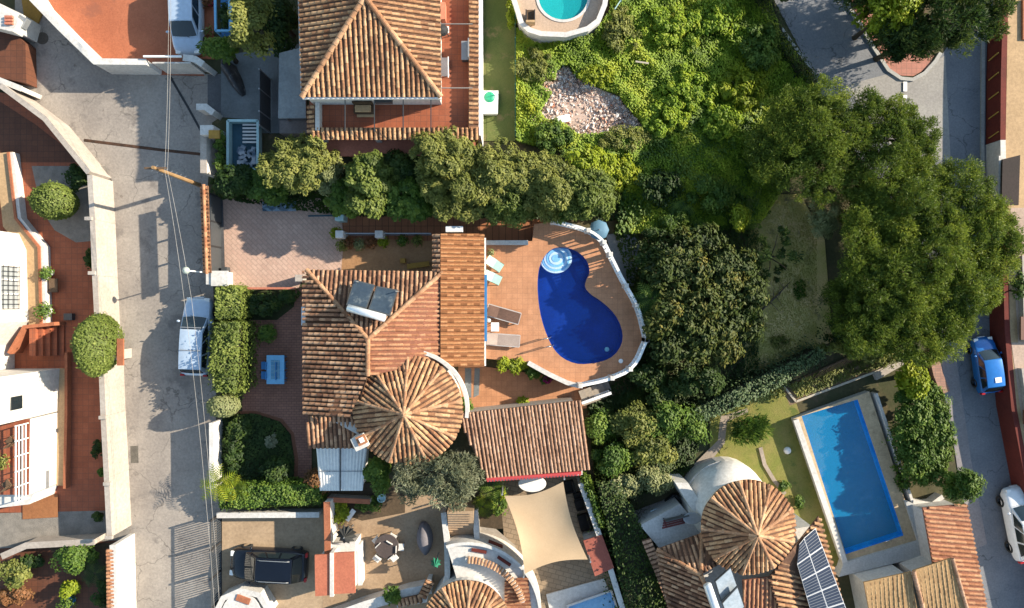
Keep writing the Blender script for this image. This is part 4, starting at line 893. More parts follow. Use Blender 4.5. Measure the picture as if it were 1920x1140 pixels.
for c_ in o.children: c_.location = (0, 0, 0)
MB().box(W(756, 489, .2), (.3, .28, .4)).build('crate', ochre, None, bevel=.02); tag(bpy.data.objects['crate'], 'small ochre crate beside the low ochre bench', 'crate')
MB().box(W(566, 522, .5), (.5, .4, 1.0)).build('gate_post', cream, None, bevel=.02); tag(bpy.data.objects['gate_post'], 'cream gate post between pink patio and dark side garden', 'post')
m = MB().beam(V(425, 541, .6), V(560, 541, .6), .12, .12); m.beam(W(425, 541, 0), V(425, 541, .6), .12); m.beam(W(500, 541, 0), V(500, 541, .6), .12); tag(m.build('low_rail', salmon), 'low salmon rail along the lower edge of the pink patio', 'rail')
# blue table and chairs on the side patio
def chair(label, seatm, framem, group, S_=.44, back=.45, name='garden_chair'):
    r = thing(name, label, 'chair', (0, 0, 0), group); h = S_/2
    MB().box((0, 0, .44), (S_, S_, .05)).build('seat', seatm, r, bevel=.015); MB().box((0, -h+.02, .44+back/2+.04), (S_, .045, back)).build('backrest', seatm, r, bevel=.015)
    for x in (-h+.03, h-.03):
        for y in (-h+.03, h-.03): MB().box((x, y, .21), (.035, .035, .42)).build('leg', framem, r)
    return r
tm = MTILE('blue_mosaic_top', (.10, .30, .47), (.16, .36, .52), (.35, .48, .55), .22, 1, .4)
t = thing('garden_table', 'light blue mosaic table on the dark brick patio', 'table', W(517, 693)); c = W(516.5, 693, .75); MB().box(c, (1.02, 1.66, .05)).build('table_top', skyblue, t, bevel=.01); MB().box(c+Vector((0, 0, .028)), (.52, 1.1, .008)).build('mosaic_inlay', tm, t)
for sx in (-.4, .4):
    for sy in (-.7, .7): MB().box(c+Vector((sx, sy, -.39)), (.06, .06, .72)).build('leg', bluep, t)
proto = None
for lab, x, y, a in (('blue chair at the upper left of the mosaic table', 502, 684, 90), ('blue chair at the lower left of the mosaic table', 502, 702, 90), ('blue chair at the upper right of the mosaic table', 533, 684, -90), ('blue chair at the lower right of the mosaic table', 533, 702, -90)):
    if proto is None: proto = chair(lab, bluep, bluep, 'blue chairs round the mosaic table'); o = proto
    else: o = copy_tree(proto); o['label'] = lab
    put(o, x, y, R(a))
pot_plant('dark spiky plant in a tub on the brick patio', 508, 624, .3, .4, darkgrey, L_GREEN, 0, 500, 2.0, leaf=(.25, .07)); pot_plant('small pale pot beside the dark spiky tub plant', 492, 631, .13, .25, beige, L_OLIVE, 0, 80)
for lab, x, y, z, rx, ry, rz, m, n in (('dark shrub below the pink patio rail', 495, 572, .6, 34, 24, .6, L_DARK, 1800), ('dark grassy shrub beside the villa west wall', 540, 556, .4, 22, 14, .4, L_DARK, 900), ('dark shrub in the curved bed under the round topiary', 450, 800, .6, 26, 26, .6, L_DARK, 1400), ('dark shrub at the left edge of the curved bed', 440, 850, .6, 22, 40, .6, L_SHADE, 1500), ('pale succulent in the middle of the curved dark bed', 510, 826, .35, 13, 16, .35, L_SILVER, 500), ('shady bush in the lower right of the curved bed', 520, 880, .7, 30, 26, .7, L_SHADE, 1500)):
    bush('shrub', lab, x, y, z, rx, ry, rz, m, n=n)
# hedges on the road side
hedge('hedge', 'box clipped pale hedge next to the white gate pier', [(406, 540), (446, 539), (448, 568), (448, 596), (406, 598)], 1.9, L_HEDGE, 420)
hedge('hedge', 'long clipped hedge beside the parked silver estate car', [(408, 605), (450, 603), (451, 640), (447, 662), (450, 690), (445, 712), (444, 736), (408, 735), (402, 712), (396, 690), (400, 660), (396, 636)], 2.0, L_HEDGE, 420, rough=.17)
bush('topiary_bush', 'round pale topiary below the long clipped hedge', 420, 761, 1.5, 29, 22, .85, L_PALE, (.14, .09), 2600, ball=True)
wall('boundary_wall', 'white garden wall under the roadside palm', [(416, 785), (417, 905)], 1.35, .2, white)
palm('banana_palm', 'light green palm leaning over the roadside wall', 408, 905, 1.6, 11, 1.15, L_LIME, .09, .3, droop=.35)
palm('banana_palm', 'second light green palm close to the clipped strip hedge', 440, 915, 1.3, 10, 1.0, L_LIME, .08, .26, droop=.35)
hedge('hedge', 'clipped green strip hedge above the sandy driveway', [(410, 918), (470, 910), (600, 908), (600, 944), (412, 952)], 1.3, L_GREEN, 420)
bush('shrub', 'reddish flowering shrub beside the corrugated shed', 598, 902, 1.0, 28, 24, .9, L_RED, n=1500)
# ---------------------------------------------------------------- pool deck
DZ = 1.2
DK = [(908, 452), (990, 452), (998, 452), (1002, 420), (1035, 416), (1100, 430), (1130, 452), (1140, 480), (1165, 530), (1195, 575), (1210, 632), (1212, 642), (1186, 692), (1140, 712), (1085, 724), (1062, 717), (1030, 702), (1008, 690), (990, 680), (908, 672)]
KP = [(1048, 463), (1068, 465), (1085, 473), (1098, 485), (1105, 500), (1105, 514), (1098, 527), (1096, 539), (1107, 552), (1125, 563), (1145, 580), (1160, 600), (1168, 625), (1166, 646), (1152, 667), (1130, 678), (1100, 683), (1078, 682), (1055, 672), (1040, 657), (1030, 640), (1020, 615), (1012, 585), (1008, 550), (1008, 520), (1012, 497), (1022, 478), (1034, 467)]
kp = chaikin(WP(KP, DZ), 1)
o = deck_with_hole('pool_deck', WP(DK, DZ), kp, DZ, [deckt, cream], None, 1.22); o['kind'] = 'structure'
t = pool('kidney shaped deep blue pool on the villa deck', kp, DZ, .75, MOS_B, MATS['deep_water'], None)
stp = M('pale_step_mosaic', (.85, .95, .98), (.75, .9, .95), None, 2, 12); lc = W(1043, 484, DZ); kpv = [(p.x, p.y) for p in kp]
for i, (r, zz) in enumerate(((31, .24), (27, .22), (23, .2), (18.5, .18), (13.5, .16), (8, .14))):
    pts = [W(1043+r*math.cos(a)*.98, 484+r*math.sin(a)*.9, DZ) for a in [2*math.pi*k/40 for k in range(40)]]; ok = []
    for p in pts:
        q = Vector(p)
        for s_ in range(40):
            if inside(np.array([[q.x, q.y]]), kpv)[0]: break
            q = q.lerp(lc, .05)
        ok.append(q)
    MB().prism(ok, DZ-.74, DZ-zz, 0, 1 if i % 2 else 0).build('step', [stp, M('blue_step_mosaic', (.35, .7, .9), (.28, .62, .85))], t)
m = MB()
for p in (W(1026, 633, DZ), W(1031, 648, DZ)): d = (W(1050, 633, DZ)-W(1026, 637, DZ)).normalized(); m.tube([p-d*.45, p-d*.42+Vector((0, 0, .6)), p-d*.2+Vector((0, 0, .85)), p+d*.1+Vector((0, 0, .75)), p+d*.22, p+d*.22-Vector((0, 0, .9))], .025, 6)
MB().lathe(W(1138, 655, DZ-.6), [(.01, .05), (.12, .03), (.14, 0)], 12).build('pool_lamp', MP('lamp_cover', (.3, .6, .6)), t)
tag(m.build('pool_ladder', MP('steel', (.6, .6, .6), .2, .9), smooth=True), 'steel ladder handles at the left rim of the kidney pool', 'ladder')
MB().lathe(W(1164, 677, DZ), [(.01, .05), (.1, .05), (.13, .02), (.13, 0)], 14).build('skimmer_lid', whitep); tag(bpy.data.objects['skimmer_lid'], 'round white skimmer lid at the lower right pool rim', 'lid')
def balustrade(label, pts, z, h=.95, step=.16, posts=True, group=None):
    P0 = WP(pts, z); P = P0
    for _ in range(2 if len(P) > 2 else 0): P = [P[0]]+[q for a, b in zip(P[:-1], P[1:]) for q in (a.lerp(b, .25), a.lerp(b, .75))]+[P[-1]]
    r = thing('balustrade', label, 'balustrade', P[0], group)
    wall_mb(P, .15, z+h-.09, z+h).build('top_rail', whitep, r, bevel=.02); wall_mb(P, .15, z, z+.12).build('bottom_rail', whitep, r)
    m = MB()
    for a, b in zip(P[:-1], P[1:]):
        n = max(1, int((b-a).length/step))
        for i in range(n): m.lathe(a.lerp(b, (i+.5)/n), [(.035, .12), (.05, .25), (.03, .45), (.045, .65), (.035, h-.1)], 6)
    m.build('baluster_grille', whitep, r)
    if posts:
        for p in (P0[0], P0[-1]) if len(P0) < 3 else [min(P, key=lambda q: (q-p).length) for p in P0]: MB().box(p+Vector((0, 0, h/2+.03)), (.24, .24, h+.08)).build('pier', white, r, bevel=.02)
    return r
balustrade('white balustrade round the upper and right edge of the villa deck', [(1035, 418), (1098, 432), (1128, 453), (1141, 481), (1166, 531), (1193, 577), (1207, 636)], DZ)
balustrade('white balustrade round the lower right corner of the villa deck', [(1207, 636), (1184, 689), (1138, 709), (1085, 720)], DZ)
wall('planter_wall', 'curved white planter wall below the kidney pool deck', [(1083, 722), (1062, 716), (1030, 701), (1008, 689), (990, 679)], .35, .2, white, z0=DZ)
wall('parapet_wall', 'low white wall between the brown walkway and the pool deck', [(912, 456), (990, 456)], .3, .2, white, z0=DZ)
balustrade('white handrail of the steps down beside the brown outbuilding', [(1088, 752), (1142, 733)], .3, .9, .16, False)
m = MB()
for i in range(5): m.box(W(1095+i*11, 745-i*4, .6-i*.14), (.36, .9, .15), R(20))
tag(m.build('garden_steps', M('pale_path', (.4, .35, .29))), 'pale stone steps between deck corner and brown outbuilding', 'steps')
def lounger(label, fm, sm, group):
    r = thing('sun_lounger', label, 'sun lounger', (0, 0, 0), group); m = MB()
    for y in (-.33, .33): m.beam((-.95, y, .32), (.95, y, .32), .05)
    for x in (-.95, -.3, .95): m.beam((x, -.33, .32), (x, .33, .32), .05)
    m.build('frame', fm, r)
    for x in (-.8, .8):
        for y in (-.33, .33): MB().box((x, y, .15), (.05, .05, .32)).build('leg', fm, r)
    MB().box((.32, 0, .34), (1.25, .6, .03)).build('sling', sm, r); b = MB().box((0, 0, 0), (.66, .6, .03)).build('backrest', sm, r); b.location = (-.6, 0, .46); b.rotation_euler = (0, R(22), 0); return r
lm = M('mauve_sling', (.42, .33, .28), (.36, .28, .24), None, 2, 30)
o = lounger('tilted brown lounger nearest the blue awning, upper of the two', MP('champagne_metal', (.55, .5, .45), .4, .3), M('brown_sling', (.16, .09, .065)), 'sun loungers on the villa deck'); put(o, 944, 589, R(-16), DZ)
o = copy_tree(o); o['label'] = 'straight beige lounger below the small white side table'; put(o, 943, 637, R(-4), DZ)
for c_ in o.children:
    if c_.name.startswith(('sling', 'backrest')): c_.data = c_.data.copy(); c_.data.materials[0] = lm
t = thing('side_table', 'small square white side table between the two loungers', 'side table', W(928, 613, DZ)); MB().box(W(928, 613, DZ+.42), (.45, .5, .04)).build('table_top', whitep, t, bevel=.01)
for x in (-.18, .18):
    for y in (-.2, .2): MB().box(W(928, 613, DZ+.2)+Vector((x, y, 0)), (.04, .04, .4)).build('leg', whitep, t)
t = thing('beach_ball', 'small white ball on the deck by the side table', 'ball', W(916, 600, DZ)); MB().lathe(W(916, 600, DZ+.15), [(.01, -.15), (.11, -.1), (.15, 0), (.11, .1), (.01, .15)], 14).build('shell', whitep, t, smooth=True)
def foldchair(label):
    r = thing('folding_chair', label, 'folding chair', (0, 0, 0), 'mint folding chairs on the deck'); MB().box((.15, 0, .36), (.5, .5, .03)).build('seat', mint, r); b = MB().box((0, 0, 0), (.6, .5, .03)).build('backrest', mint, r); b.location = (-.33, 0, .55); b.rotation_euler = (0, R(35), 0)
    for y in (-.26, .26): MB().beam((.38, y, 0), (-.3, y, .5), .03).build('leg', grey, r); MB().beam((-.25, y, 0), (.38, y, .38), .03).build('leg', grey, r)
    return r
o = foldchair('mint folding chair with a green towel by the blue awning'); put(o, 930, 497, R(-33), DZ); MB().box((-.5, .05, .70), (.28, .34, .12)).build('towel', greenp, o, bevel=.03)
o2 = foldchair('plain mint folding chair below the towel chair'); put(o2, 927, 522, R(-25), DZ)
pot_plant('small leafy pot at the top left corner of the pool deck', 922, 474, .14, .25, terracap, L_PALE, DZ, 60)
t = thing('garden_umbrella', 'closed blue parasol dome outside the upper deck balustrade', 'umbrella', W(1122, 432)); c = W(1123, 431, 1.6); MB().lathe(c, [(.58, -.05), (.5, .06), (.25, .13), (.01, .16)], 8).build('canopy', MP('slate_blue', (.07, .16, .24), .7), t, smooth=True); MB().tube([Vector((c.x, c.y, 0)), c+Vector((0, 0, .25))], .03, 6).build('pole', grey, t)
for lab, x, y, z, rx, ry, rz, m, n in (('bright green plant at the left end of the planter wall', 958, 684, 1.1, 32, 17, .5, L_LIME, 1700), ('leafy plant in the middle of the planter wall', 1003, 698, .9, 18, 14, .45, L_GREEN, 900), ('plant with magenta blossom at the right planter end', 1026, 712, .7, 14, 10, .4, L_GREEN, 600), ('green bush beside the turret below the villa wing', 874, 762, .5, 15, 18, .5, L_GREEN, 900), ('dry yellow tuft above the outbuilding roof edge', 982, 752, .3, 14, 8, .25, L_LIME, 400)):
    bush('shrub', lab, x, y, z, rx, ry, rz, m, n=n)
P = np.array(W(1027, 712, .95))+unit(90)*np.array([.25, .2, .15]); o = leaf_mesh('blossom', P, unit(90), .12, .1, rng.random(90), LEAF('magenta_petals', (.2, .01, .07), (.3, .02, .12), (.4, .04, .18))); tag(o, 'magenta blossom cluster over the right end of the planter wall', 'blossom')
for pts in ([(872, 690), (884, 690), (884, 745), (872, 745)], [(890, 690), (900, 690), (898, 740), (888, 745)]): sheet('stone_strip', pts, M('path_concrete', (.3,)*3), .09)

t = thing('driveway_gate', 'long barred gate between the road and the sandy driveway', 'gate', W(416, 1040)); MB().beam(V(415, 962, 1.4), V(416, 1122, 1.4), .07).build('top_rail', darkgrey, t); MB().beam(V(415, 962, .1), V(416, 1122, .1), .07).build('bottom_rail', darkgrey, t)
m = MB()
for i in range(36): m.beam(V(415, 966+i*4.35, .1), V(415, 966+i*4.35, 1.4), .055, .03)
m.build('bars', darkgrey, t)
for y in (962, 1015, 1068, 1122): MB().beam(V(415, y, 0), V(415, y, 1.5), .1).build('post', black, t)
t = thing('curved_wall', 'white curved wall with red tiles at the bottom of the driveway', 'wall', W(450, 1130)); wall_mb(WP([(404, 1150), (418, 1122), (450, 1108), (485, 1116), (506, 1150)], 1.2), .3, 0, 1.2).build('wall_body', white, t); MB().lathe(W(452, 1150, 1.2), [(1.1, -1.2), (1.1, 0), (.01, .02)], 24).build('planter_top', white, t); MB().box(W(456, 1124, 1.24), (.8, .35, .06), R(-20)).build('red_tiles', terracap, t)
# ================================================================ BOTTOM MIDDLE
wall('boundary_wall', 'white wall in shade between strip hedge and sandy driveway', [(418, 958), (606, 957)], .8, .25, white)
wall('boundary_wall', 'white wall with terracotta coping between driveway and table patio', [(628, 925), (630, 1036)], 1.7, .3, white, cap=terracap)
wall('terrace_wall', 'short brown tiled wall top above the table patio garden', [(622, 928), (700, 932)], .9, .22, cream, cap=terracap)
t = thing('terracotta_lean_to', 'pair of terracotta roof panels split by a white strip', 'lean-to', W(640, 1060)); z = 2.3
MB().prism(WP([(590, 1041), (621, 1039), (621, 1116), (591, 1118)], z), z-.12, z).build('roof_panel', M('flat_terracotta', (.50, .16, .09), (.45, .14, .08), None, .8, 9), t)
MB().prism(WP([(624, 1037), (664, 1035), (666, 1112), (624, 1114)], z), z-.12, z).build('roof_panel', M('flat_terracotta', (.5,)*3), t)
MB().prism(WP([(619, 1036), (626, 1036), (626, 1118), (619, 1118)], z), 0, z+.08).build('white_divider', white, t); MB().prism(WP([(600, 1042), (660, 1040), (662, 1108), (600, 1112)], 2), 0, 2.1).build('wall', white, t)
MB().prism(WP([(610, 1022), (667, 1015), (667, 1036), (610, 1038)], 1.5), 0, 1.5).build('wall_ledge', white, t)
wall('boundary_wall', 'narrow white wall running down from the folded umbrella', [(680, 1010), (682, 1085)], .9, .2, white)
t = thing('garden_umbrella', 'folded dark grey parasol beside the terracotta lean-to', 'umbrella', W(662, 985)); c = W(648, 1004, 2.0)
m = MB(); n = 24; vs = [c+Vector((0, 0, .35))]+[c+Vector((math.cos(2*math.pi*i/n)*(.62 if i % 2 else .42), math.sin(2*math.pi*i/n)*(.56 if i % 2 else .4), random.uniform(-.3, 0))) for i in range(n)]
m.add(vs, [[0, 1+i, 1+(i+1) % n] for i in range(n)]).build('canopy', M('charcoal_canvas', (.06, .062, .058), (.035, .036, .035)), t); MB().tube([Vector((c.x, c.y, 0)), c+Vector((0, 0, .45))], .03, 6).build('pole', grey, t)
t = thing('garden_table', 'round brown patio table with white chairs around it', 'table', W(728, 1018)); c = W(725, 1024, .75)
MB().lathe(c, [(.01, .03), (.68, .03), (.7, 0), (.68, -.03), (.01, -.03)], 28).build('table_top', M('brown_table', (.095, .075, .07), (.08, .06, .055)), t); MB().tube([Vector((c.x, c.y, 0)), c], .07, 8).build('pedestal', darkgrey, t); MB().lathe(Vector((c.x, c.y, 0)), [(.35, 0), (.3, .05), (.01, .07)], 14).build('base', darkgrey, t)
proto = None
for lab, x, y, a in (('white chair at the top left of the round brown table', 709, 1009, 45), ('white chair at the top right of the round brown table', 738, 1003, -30), ('white chair directly right of the round brown table', 753, 1021, -92), ('white chair at the bottom left of the round brown table', 710, 1041, 140), ('white chair at the bottom right of the round brown table', 741, 1040, 218)):
    if proto is None: proto = chair(lab, MP('chair_white', (.6, .58, .54), .5), grey, 'white chairs round the brown table', .42, .4); o = proto
    else: o = copy_tree(proto); o['label'] = lab
    put(o, x, y, R(a))
t = thing('covered_scooter', 'scooter under a mauve grey cover on the table patio', 'scooter', W(797, 1004)); m = MB(); a, b = W(795, 976), W(800, 1034); sec = []
for i in range(11):
    u = i/10; c = a.lerp(b, u); w = .43*max(.1, math.sin(math.pi*(u*.94+.03)))**.55; hh = .3+.75*math.sin(math.pi*(u*.9+.05))**.5; d = (b-a).normalized(); x = Vector((-d.y, d.x, 0))
    sec += [c-x*w*1.1, c-x*w+Vector((0, 0, hh*.55)), c-x*w*.55+Vector((0, 0, hh*.92)), c+Vector((0, 0, hh*1.02)), c+x*w*.55+Vector((0, 0, hh*.92)), c+x*w+Vector((0, 0, hh*.55)), c+x*w*1.1]
m.add(sec, [[i*7+j, (i+1)*7+j, (i+1)*7+j+1, i*7+j+1] for i in range(10) for j in range(6)]+[list(range(7)), list(range(70, 77))[::-1]]); m.build('cover', fabricg, t, smooth=True); MB().tube([W(787, 990, .5), W(789, 1026, .35)], .1, 8).build('strap', black, t)
for u in (.08, .92):
    w = MB().lathe((0, 0, 0), [(.1, -.05), (.22, -.05), (.22, .05), (.1, .05)], 14).build('wheel', tyrem, t); w.location = a.lerp(b, u)-t.location+Vector((0, 0, .22)); w.rotation_euler = (0, math.pi/2, 0)
t = thing('bench', 'short white bench in the planting bed above the table patio', 'bench', W(657, 966)); MB().box(W(657, 966, .42), (.28, .75, .06), R(-35)).build('seat', whitep, t); MB().box(W(653, 969, .2), (.2, .08, .4), R(-35)).build('leg', whitep, t); MB().box(W(661, 963, .2), (.2, .08, .4), R(-35)).build('leg', whitep, t)
t = thing('garden_umbrella', 'closed green parasol beside the white tower wall', 'umbrella', W(818, 1056)); c = W(816, 1058, 1.9); m = MB(); vs = [c+Vector((0, 0, .3))]+[c+Vector((math.cos(2*math.pi*i/16)*(.32 if i % 2 else .2), math.sin(2*math.pi*i/16)*(.32 if i % 2 else .2), -.25)) for i in range(16)]
m.add(vs, [[0, 1+i, 1+(i+1) % 16] for i in range(16)]).build('canopy', MP('dark_green_canvas', (.01, .14, .08), .7), t); MB().tube([Vector((c.x, c.y, 0)), c], .03, 6).build('pole', grey, t)
MB().lathe(W(718, 930, 0), [(.01, 0), (.2, 0), (.25, .5), (.2, .5), (.18, .4), (.01, .4)], 14).build('water_butt', tealp); tag(bpy.data.objects['water_butt'], 'small teal water butt in the bed under the olive tree', 'barrel')
wall('boundary_wall', 'long white wall left of the garden stairs', [(836, 948), (842, 1000), (843, 1062), (828, 1120)], 1.3, .25, white)
wall('boundary_wall', 'white wall right of the garden stairs', [(893, 945), (897, 1008)], 1.2, .25, white)
m = MB()
for i in range(13): m.box(W(866, 950+i*5, .15+.08*(12-i)), (1.45, .17, .3+.16*(12-i)))
tag(m.build('garden_stairs', M('stair_stone', (.44, .30, .19), (.38, .26, .16))), 'flight of sandy stairs between two white walls', 'stairs')
wall('planter_wall', 'broken white wall of planters at the bottom of the table patio', [(618, 1148), (690, 1122), (770, 1098), (812, 1090)], 1.0, .5, white)
bush('shrub', 'dark planter shrub at the foot of the table patio', 738, 1116, 1.1, 18, 22, .5, L_GREEN, n=900)
bush('shrub', 'leafy shrub beside the white bench above the table patio', 637, 956, .6, 20, 24, .5, L_LIME, n=1000); bush('shrub', 'shady ground plants under the olive tree left edge', 692, 945, .4, 28, 16, .4, L_GREEN, n=900)
m = thing('arched_roof_edge', 'curved strip of barrel tiles beside the white tower foot', 'tile strip', W(790, 1120)); coping_tiles('tile_coping', [(744, 1132), (790, 1122), (806, 1090)], 1.3, T_CAP, m, .5, .24, -1, .1); MB().prism(WP([(744, 1128), (790, 1118), (800, 1090), (808, 1090), (800, 1130), (744, 1140)], 1.2), 0, 1.15).build('wall', white, m)
# white tower house
t = thing('tower_house', 'white round tower house with a stepped parapet and a tiled cone roof', 'house', W(878, 1100)); ax = W(872, 1188, 3.9)
MB().lathe((ax.x, ax.y, 0), [(4.15, 0), (4.15, 1.95), (3.98, 1.95), (3.98, 1.7), (2.0, 1.72)], 56, 0, 1, 1, R(-25), R(107)).build('lower_ring', white, t)
MB().lathe((ax.x, ax.y, 0), [(2.15, 0), (2.15, 2.75)], 40).build('wall', white, t)
mb = MB(); rc = MB(); cone_roof(mb, rc, ax, 2.35, 9, 2.8, .1, .23, .09); o = mb.build('cone_roof', [T_OLD, PAN], t); rc.build('ridge_tiles', T_CAP, o)
MB().lathe((ax.x, ax.y, 0), [(3.3, 1.7), (3.3, 2.05), (3.1, 2.05), (3.1, 1.7)], 24, 0, 1, 1, R(15), R(92)).build('upper_parapet', white, t)
mb = MB()
for i in range(22):
    a = R(17+i*3.4); p = Vector((ax.x+3.2*math.cos(a), ax.y+3.2*math.sin(a), 2.07)); d = Vector((math.cos(a), math.sin(a), -.35)).normalized(); x = Vector((-math.sin(a), math.cos(a), 0)); vs = []
    for q in (p-d*.16, p+d*.2): vs += [q+x*.075*math.cos(math.pi*k/4)+Vector((0, 0, 1))*.075*math.sin(math.pi*k/4) for k in range(5)]
    mb.add(vs, [[k, k+1, k+6, k+5] for k in range(4)]+[list(range(5, 10))[::-1]], 0)
mb.build('tile_ring', T_CAP, t)
for a, r in ((80, 3.65), (56, 3.65), (68, 4.16)):
    p = Vector((ax.x+r*math.cos(R(a)), ax.y+r*math.sin(R(a)), 1.75 if r < 4 else 1.4)); MB().box(p, (.16 if r < 4 else .08, .85, .1 if r < 4 else .4), R(a)).build('window', redwall, t)
wall('curved_wall', 'curved white wall hugging the pale path below the olive tree', [(897, 1005), (925, 1012), (950, 1035), (962, 1060), (965, 1090)], .7, .2, white)
t = thing('tile_roof', 'corner of a terracotta tile roof beside the sail terrace', 'roof', W(970, 1120)); mb = MB(); slope_roof(mb, [W(946, 1090, 1.9), W(990, 1082, 1.9), W(1000, 1180, 1.6), W(946, 1180, 1.6)], (1, 0, 0), .24, .08, .4); mb.build('roof_surface', [T_PINK, PANP], t); MB().prism(WP([(950, 1094), (986, 1088), (992, 1180), (950, 1180)], 1.5), 0, 1.6).build('wall', white, t)
t = thing('shade_sail', 'sand coloured shade sail stretched over the slab terrace', 'shade sail', W(1015, 990)); c4 = [W(946, 930, 2.6), W(1056, 903, 2.9), W(1102, 1049, 2.5), W(984, 1076, 2.8)]; n = 14; ctr = sum(c4, Vector())/4; g = []
for i in range(n+1):
    for j in range(n+1):
        u, v = i/n, j/n; p = (c4[0]*(1-u)+c4[1]*u)*(1-v)+(c4[3]*(1-u)+c4[2]*u)*v
        e = max(abs(2*u-1), abs(2*v-1)); s_ = .10*(1-(2*u-1)**2)*(abs(2*v-1)**2)+.10*(1-(2*v-1)**2)*(abs(2*u-1)**2)
        g.append(p.lerp(ctr, s_*1.2)-Vector((0, 0, .25*(1-(2*u-1)**2)*(1-(2*v-1)**2))))
MB().add(g, [[i*(n+1)+j, (i+1)*(n+1)+j, (i+1)*(n+1)+j+1, i*(n+1)+j+1][::-1] for i in range(n) for j in range(n)]).build('canvas', sailm, t, smooth=True)
for p in c4: q = ctr+(p-ctr)*1.06; MB().tube([Vector((q.x, q.y, 0)), Vector((q.x, q.y, p.z+.1))], .05, 8).build('post', grey, t)
t = thing('garden_table', 'white round table half under the brown outbuilding eaves', 'table', W(998, 908)); MB().lathe(W(998, 907, .74), [(.01, .02), (.78, .02), (.8, 0), (.78, -.03), (.01, -.03)], 28, 0, 1, .6).build('table_top', whitep, t); MB().tube([W(998, 907, 0), W(998, 907, .72)], .08, 8).build('pedestal', grey, t)
proto = None
for lab, x, y, s in (('black wicker armchair nearest the outbuilding post', 1066, 910, 1.25), ('small black wicker stool second from the outbuilding', 1084, 926, .6), ('black wicker armchair third from the outbuilding', 1087, 943, 1.0), ('large black wicker sofa above the white pool ledge', 1094, 976, 1.7)):
    o = thing('wicker_seat', lab, 'armchair', (0, 0, 0), 'black wicker seats along the white wall'); wk = M('black_wicker', (.02, .017, .016), (.012, .01, .01), None, 2, 30)
    MB().box((0, 0, .2), (.62, .56*s, .4)).build('seat', wk, o, bevel=.03); MB().box((.27, 0, .5), (.12, .56*s, .4)).build('backrest', wk, o, bevel=.03)
    for sy in (-1, 1): MB().box((0, sy*.26*s, .35), (.55, .09, .3)).build('arm', wk, o, bevel=.02)
    put(o, x, y, R(15))
MB().prism(WP([(1095, 1003), (1122, 993), (1127, 1010), (1100, 1020)], .6), 0, .6).build('white_ledge', white); tag(bpy.data.objects['white_ledge'], 'white ledge between the wicker sofa and the red block', 'ledge')
t = thing('red_shed', 'small shed with a flat red roof next to the sail terrace', 'shed', W(1122, 1045)); MB().prism(WP([(1096, 1016), (1128, 1006), (1150, 1065), (1116, 1080)], 1.6), 0, 1.5).build('wall', white, t); MB().prism(WP([(1094, 1015), (1129, 1004), (1152, 1066), (1116, 1082)], 1.7), 1.5, 1.6).build('roof', M('red_felt', (.36, .11, .075), (.32, .09, .065)), t)
wall('boundary_wall', 'long white wall with green creeper along the sail terrace', [(1084, 893), (1108, 960), (1135, 1040), (1178, 1180)], 1.5, .25, white)
hp = WP([(1066, 1135), (1144, 1108), (1170, 1190), (1085, 1215)], .3); MB().prism(WP([(1024, 1115), (1132, 1085), (1180, 1190), (1050, 1230)], .25), 0, .24).build('pool_surround', white)['kind'] = 'structure'
pool('turquoise pool corner in a white surround below the sail', hp, .45, .5, MOS_L, MATS['pool_water'], white, .12)
palm('garden_palm', 'small palm in the bed beside the sand shade sail', 925, 915, 1.3, 12, 1.0, L_GREEN, .08); palm('garden_palm', 'spiky palm at the lower end of the stair bed', 905, 950, .9, 12, .8, L_LIME, .07); palm('garden_palm', 'brownish palm at the foot of the sandy stairs', 847, 1022, .9, 10, .55, L_RED, .06)
bush('shrub', 'leafy shrub between the stair bed palms', 935, 945, .5, 20, 22, .4, L_GREEN, n=900); bush('shrub', 'yellow green shrub by the outbuilding corner post', 940, 922, .8, 12, 16, .5, L_LIME, n=600)
tree('olive_tree', 'grey green olive tree beneath the tiled turret', 820, 897, 3.1, 90, 54, 1.4, L_SILVER, (.24, .055), 75, .5, 200, spiky=.45)
tree('broadleaf_tree', 'dark shrubby tree left of the olive under the turret', 715, 888, 1.8, 32, 36, 1.1, L_GREEN, (.18, .1), 26, .4, 120)

# ================================================================ BOTTOM RIGHT HOUSE AND POOL
t = thing('rotunda_house', 'house with a tiled rotunda, white curved wall and solar panels', 'house', W(1390, 1050)); ax = W(1420, 1004, 5.3); R0 = 2.48; N = 16; ez = 4.0
MB().lathe((ax.x, ax.y, 0), [(2.1, 0), (2.1, ez)], 36).build('turret_wall', white, t, smooth=True)
mb = MB(); rc = MB(); cone_roof(mb, rc, ax, R0, 9, ez, .55, .25, .095); tr = mb.build('turret_roof', [T_OLD, PAN], t); rc.build('ridge_tiles', T_CAP, tr)
# white vaulted apse behind the rotunda
vx = W(1356, 936, 1.2); vd = (W(1410, 1005, 1.2)-vx).normalized(); vs = []; nq, nk = 14, 20; pr = Vector((-vd.y, vd.x, 0))
for q in range(nq+1):
    s_ = -1+2.2*q/nq; r = 2.35*math.sqrt(max(.0, 1-min(0, s_)**2))
    for k in range(nk+1):
        an = math.pi*k/nk; vs.append(vx+vd*(s_*2.1)+pr*(r*math.cos(an))+Vector((0, 0, 1.95*r/2.35*math.sin(an))))
MB().add(vs, [[q*(nk+1)+k, q*(nk+1)+k+1, (q+1)*(nk+1)+k+1, (q+1)*(nk+1)+k] for q in range(nq) for k in range(nk)]).build('white_vault', white, t, smooth=True)
MB().prism([vx+vd*(-2.1*math.cos(q))*(1 if math.cos(q) > 0 else .0)+vd*(2.2 if math.cos(q) <= 0 else 0)+pr*(2.35*math.sin(q) if math.cos(q) > 0 else 2.35*(1 if math.sin(q) > 0 else -1)) for q in [2*math.pi*i/28 for i in range(-7, 8)]]+[vx+vd*2.2+pr*2.35, vx+vd*2.2-pr*2.35], 0, 1.22).build('vault_wall', white, t)
